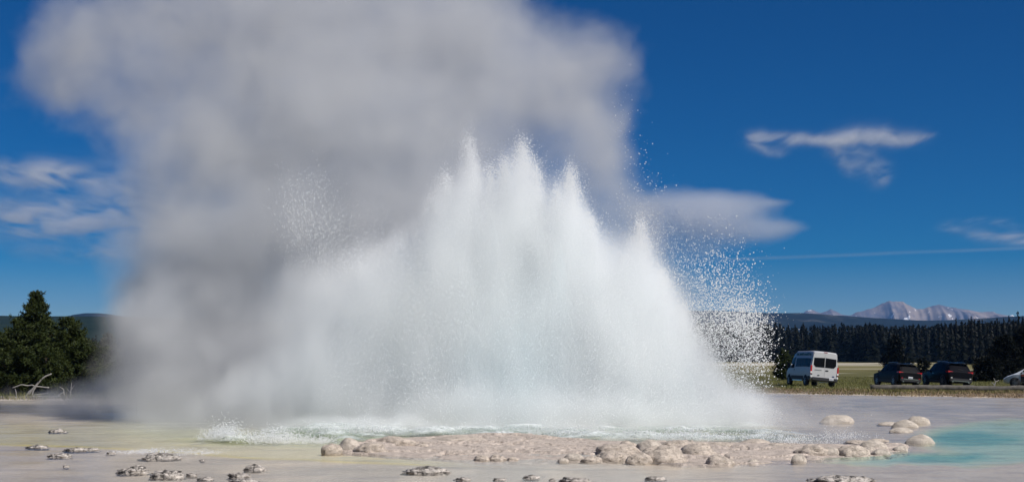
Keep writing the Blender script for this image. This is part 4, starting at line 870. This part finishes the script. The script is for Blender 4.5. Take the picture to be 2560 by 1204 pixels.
# ------------------------------------------------------------------ steam and clouds: density grids filled by a field of soft blobs and noise
def vapour(name, lo, hi, res, blobs, dens, color, warp, noise, aniso=0.0, fibre=None):
    vol = bpy.data.volumes.new(name); ob = bpy.data.objects.new(name, vol); C.objects.link(ob)
    g = bpy.data.node_groups.new(name, 'GeometryNodeTree'); g.interface.new_socket('Geometry', in_out='INPUT', socket_type='NodeSocketGeometry'); g.interface.new_socket('Geometry', in_out='OUTPUT', socket_type='NodeSocketGeometry')
    N, L = g.nodes, g.links
    def mk(n, ins):
        for i, x in enumerate(ins):
            if hasattr(x, 'links'): L.new(x, n.inputs[i])
            else: n.inputs[i].default_value = x
        return n
    def vm(op, *a):
        n = N.new('ShaderNodeVectorMath'); n.operation = op; mk(n, a); return n.outputs['Value'] if op in ('DOT_PRODUCT', 'LENGTH') else n.outputs[0]
    def mm(op, *a):
        n = N.new('ShaderNodeMath'); n.operation = op; mk(n, a); return n.outputs[0]
    out = N.new('NodeGroupOutput'); vc = N.new('GeometryNodeVolumeCube'); pos = N.new('GeometryNodeInputPosition').outputs[0]
    wsc, wamp, wst = warp
    nz = N.new('ShaderNodeTexNoise'); nz.inputs['Scale'].default_value = wsc; nz.inputs['Detail'].default_value = 2
    L.new(vm('MULTIPLY', pos, wst), nz.inputs['Vector'])
    wp = vm('ADD', pos, vm('MULTIPLY', vm('SUBTRACT', nz.outputs['Color'], (.5, .5, .5)), wamp))
    acc = None
    for (c_, r_, s_) in blobs:
        q = vm('MULTIPLY', vm('SUBTRACT', wp, tuple(c_)), tuple(1 / v for v in r_))
        e = mm('MULTIPLY', mm('EXPONENT', mm('MULTIPLY', vm('DOT_PRODUCT', q, q), -1.2)), s_); acc = e if acc is None else mm('ADD', acc, e)
    nsc, ndet, namp, nst, nrough = noise
    n2 = N.new('ShaderNodeTexNoise'); n2.inputs['Scale'].default_value = nsc; n2.inputs['Detail'].default_value = ndet; n2.inputs['Roughness'].default_value = nrough
    L.new(vm('MULTIPLY', wp, nst), n2.inputs['Vector'])
    if fibre is None: dn = mm('MAXIMUM', mm('SUBTRACT', acc, mm('MULTIPLY', n2.outputs[0], namp)), 0.0)
    else:                                # torn, fibrous vapour
        n2.inputs['Distortion'].default_value = .6
        dn = mm('MULTIPLY', mm('POWER', acc, 1.3), mm('POWER', mm('MAXIMUM', mm('SUBTRACT', n2.outputs[0], fibre), 0.0), 1.2))
    L.new(dn, vc.inputs['Density'])
    vc.inputs['Min'].default_value = lo; vc.inputs['Max'].default_value = hi
    for a, v in zip('XYZ', res): vc.inputs['Resolution ' + a].default_value = v
    mat = bpy.data.materials.new(name); mat.use_nodes = True; t = mat.node_tree; t.nodes.clear()
    mo = t.nodes.new('ShaderNodeOutputMaterial'); pv = t.nodes.new('ShaderNodeVolumePrincipled'); t.links.new(pv.outputs[0], mo.inputs['Volume'])
    pv.inputs['Color'].default_value = (*color, 1); pv.inputs['Density'].default_value = dens; pv.inputs['Anisotropy'].default_value = aniso
    sm = N.new('GeometryNodeSetMaterial'); L.new(vc.outputs[0], sm.inputs[0]); sm.inputs['Material'].default_value = mat; L.new(sm.outputs[0], out.inputs[0])
    vol.materials.append(mat); md = ob.modifiers.new('density', 'NODES'); md.node_group = g
    return ob
def pb(px, py, rx, ry, Y, s, ry_depth=None):
    k = Y / F; return (P(px, py, Y), (rx * k, ry_depth or max(1.8, .7 * rx * k), ry * k), s)
ST = [pb(*a) for a in [
    (1320, 780, 330, 330, 48.5, .9), (1080, 560, 320, 250, 49, 1), (820, 640, 280, 320, 49, 1), (620, 820, 250, 240, 48, .95), (430, 960, 200, 130, 46.5, .85), (560, 700, 210, 240, 48.5, .8), (410, 780, 120, 180, 48, .72), (140, 1012, 260, 36, 55, .74, 6), (320, 930, 120, 90, 50, .6), (900, 300, 330, 280, 50, 1), (1260, 250, 270, 250, 51, 1), (640, 350, 270, 290, 51, .9), (430, 540, 200, 220, 50, .8), (330, 270, 230, 230, 52, .76), (200, 60, 200, 190, 54, .74),
    (700, 40, 320, 260, 53, .9), (1100, 40, 320, 220, 53, .95), (1420, 140, 150, 130, 52, .8), (1560, 230, 110, 120, 52, .5), (1530, 430, 120, 150, 50, .8), (1590, 640, 140, 230, 48, .8), (1470, 320, 130, 130, 51, .7), (1690, 760, 110, 160, 47, .6), (900, -280, 520, 280, 56, 1), (380, -260, 360, 250, 57, .8),
    (330, 640, 130, 160, 50, .5), (1720, 900, 170, 150, 45, .85), (1850, 1000, 150, 70, 44, .9), (800, 900, 300, 190, 44, .6), (1050, 900, 220, 190, 43, .3), (300, 1010, 330, 56, 50, .95), (700, 1030, 420, 76, 44, 1.0), (480, 780, 170, 240, 49, .85), (700, 960, 330, 150, 47, .9), (980, 1000, 240, 100, 42, .45), (420, 1062, 300, 34, 41, .84, 3.5), (760, 1066, 300, 30, 40, .86, 3.5), (1880, 1060, 240, 26, 41, .80, 3.5), (2200, 1006, 300, 20, 58, .72, 6), (1500, 1045, 420, 36, 40.8, .66), (1740, 970, 220, 110, 42.5, .8), (120, 190, 130, 170, 53, .66), (420, 30, 260, 220, 54, .6), (1940, 1010, 170, 50, 48, .85), (2120, 1030, 260, 30, 44, .74)]]
steam = vapour('steam_cloud', (-23, 35, -.02), (14, 60, 17.5), (300, 170, 160), ST, .66, (.80, .81, .825), (.36, (4.0, 4.0, 3.2), (1, 1, 1)), (.85, 8, 1.16, (1, 1, 1), .66), .15)
tag(steam, 'huge grey steam cloud drifting up and left from the fountain', kind='stuff')

MI = [pb(*a) for a in [
    (1170, 520, 34, 170, 42.8, .85, 1.0), (1112, 620, 60, 190, 42.6, .9, 1.1), (1300, 540, 52, 190, 42.8, .9, 1.0), (1240, 600, 60, 190, 42.6, .9, 1.1), (1425, 600, 44, 180, 42.7, .9, 1.0), (1370, 640, 60, 180, 42.5, .9, 1.1), (1490, 740, 60, 180, 42.6, .9, 1.1), (1590, 740, 60, 180, 42.7, .9, 1.0), (1660, 840, 60, 160, 42.6, .8, 1.1), (1570, 840, 90, 170, 42.5, .9, 1.2),
    (1200, 860, 170, 210, 42.4, 1.0, 1.5), (1400, 860, 190, 210, 42.4, 1.0, 1.5), (1600, 950, 160, 120, 42.4, .9, 1.4), (1020, 830, 140, 210, 42.8, .85, 1.5), (910, 830, 170, 230, 43.2, .72, 1.7), (1060, 700, 80, 130, 42.8, .7, 1.2), (800, 960, 230, 130, 42.8, .62, 1.8), (1780, 960, 90, 100, 42.6, .6, 1.2), (1880, 1020, 90, 46, 42.6, .5, 1.2), (620, 1005, 220, 90, 43.2, .44, 1.9), (760, 760, 170, 200, 44, .42, 1.8), (1300, 1030, 420, 60, 41.6, .75, 1.4), (1600, 1040, 260, 40, 41.4, .6, 1.4), (1150, 1072, 420, 26, 39.8, .5, 1.1), (1550, 1072, 380, 24, 39.6, .5, 1.1), (850, 1064, 300, 30, 40.2, .5, 1.3), (1860, 1062, 140, 24, 40.5, .42, 1.2)]]
mist = vapour('spray_mist', (-10, 38.6, -.02), (9, 46.5, 9.4), (230, 90, 125), MI, 2.1, (.984, .997, 1.0), (.7, (.8, .8, 1.2), (1, 1, .6)), (1.3, 6, .62, (1, 1, .45), .62), 0.0)
mist.parent = fount; mist.matrix_parent_inverse = Matrix.Translation((-.6, -YF, 0)); tag(mist, kind='stuff')

YC = 16000.0
def stroke(pts, r, s, n=None, sq=.55):
    o = []
    for (a, b_) in zip(pts[:-1], pts[1:]):
        d_ = math.hypot(b_[0] - a[0], b_[1] - a[1]); m_ = max(1, int(d_ / (r * .9)))
        for i in range(m_): u = (i + .5) / m_; o.append(pb(a[0] + (b_[0] - a[0]) * u, a[1] + (b_[1] - a[1]) * u, max(r, d_ / m_ * .8), r * sq if abs(b_[0] - a[0]) > abs(b_[1] - a[1]) else r, YC, s, 260.0))
    return o
def sky_cloud(label, x0, x1, y0, y1, blobs, dens, noise, warp, res, fibre=None):
    lo = P(x0, y1, YC); hi = P(x1, y0, YC)
    o = vapour('cloud', (lo.x, YC - 500, lo.z), (hi.x, YC + 500, hi.z), res, blobs, dens, (.95, .95, .96), warp, noise, .2, fibre)
    return tag(o, label, 'cloud')
wisp = stroke([(1880, 335), (1960, 345), (2060, 355), (2160, 345), (2240, 345), (2300, 350)], 26, .75) + stroke([(1880, 340), (1920, 370), (1960, 385)], 18, .6) + [pb(2150, 335, 70, 26, YC, .6, 260), pb(2110, 350, 60, 20, YC, .5, 260), pb(1895, 350, 34, 22, YC, .4, 260), pb(2220, 345, 90, 26, YC, .35, 260)] + stroke([(2145, 365), (2160, 400), (2185, 435), (2204, 456)], 24, .8, sq=1) + stroke([(2090, 365), (2100, 400), (2140, 430)], 20, .6, sq=1) + stroke([(2300, 350), (2340, 345)], 12, .4)
sky_cloud('wispy white cloud with trailing tails high on the right', 1820, 2400, 280, 500, wisp, .014, (.0034, 9, 1, (1, .3, 2.2), .66), (.0030, (300, 120, 150), (1, .3, 1)), (340, 16, 150), .36)
lens = [pb(1700, 560, 150, 80, YC, .9, 300), pb(1790, 540, 140, 62, YC, .9, 300), pb(1850, 510, 110, 30, YC, .7, 260), pb(1900, 580, 110, 40, YC, .8, 260), pb(1960, 568, 50, 20, YC, .55, 200), pb(1930, 506, 60, 10, YC, .5, 200), pb(1740, 640, 110, 40, YC, .5, 260), pb(1650, 500, 120, 40, YC, .6, 260)]
sky_cloud('flat-topped grey cloud right behind the fountain', 1480, 2080, 440, 720, lens, .0036, (.0036, 6, .70, (1, 1, 2), .55), (.0014, (160, 100, 70), (1, 1, 1.5)), (200, 20, 90))
lcl = [pb(60, 430, 120, 36, YC, .8, 260), pb(150, 440, 120, 30, YC, .7, 260), pb(40, 520, 150, 36, YC, .7, 260), pb(180, 560, 190, 56, YC, .65, 260), pb(60, 570, 150, 40, YC, .6, 260), pb(200, 630, 160, 24, YC, .5, 260), pb(320, 500, 200, 90, YC, .6, 260), pb(100, 410, 70, 20, YC, .6, 260)]
sky_cloud('hazy layered cloud bank at the left edge behind the steam', -200, 560, 350, 700, lcl, .019, (.0022, 9, 1, (1, .3, 3.0), .62), (.0020, (260, 100, 110), (1, .3, 1.5)), (300, 16, 140), .36)
rcl = stroke([(2360, 560), (2420, 575), (2480, 590), (2560, 600), (2680, 610)], 24, .6) + stroke([(2420, 552), (2500, 555), (2560, 575)], 12, .5) + [pb(2530, 598, 80, 16, YC, .5, 240)]
sky_cloud('thin faint cirrus streak near the right edge', 2300, 2760, 510, 660, rcl, .013, (.0030, 8, 1, (1, .3, 3.2), .64), (.002, (180, 90, 60), (1, .4, 1.5)), (220, 14, 90), .40)
con = stroke([(1780, 650), (1900, 645), (2100, 638), (2300, 630), (2700, 614)], 60, .30, sq=.09)
sky_cloud('long faint contrail-like streak low in the right sky', 1700, 2760, 590, 670, con, .0026, (.002, 4, .30, (.5, 1, 3), .5), (.0012, (100, 60, 10), (1, 1, 1)), (260, 12, 80))

# ------------------------------------------------------------------ the air
hz = MB().box((0, 7200, 295), (44000, 14600, 640)).build('haze', None)
m = bpy.data.materials.new('haze'); m.use_nodes = True; t = m.node_tree; t.nodes.clear()
mo = t.nodes.new('ShaderNodeOutputMaterial'); pv = t.nodes.new('ShaderNodeVolumePrincipled'); t.links.new(pv.outputs[0], mo.inputs['Volume'])
pv.inputs['Color'].default_value = (.20, .46, 1.0, 1); pv.inputs['Density'].default_value = .000038
hz.data.materials.append(m); tag(hz, kind='stuff')
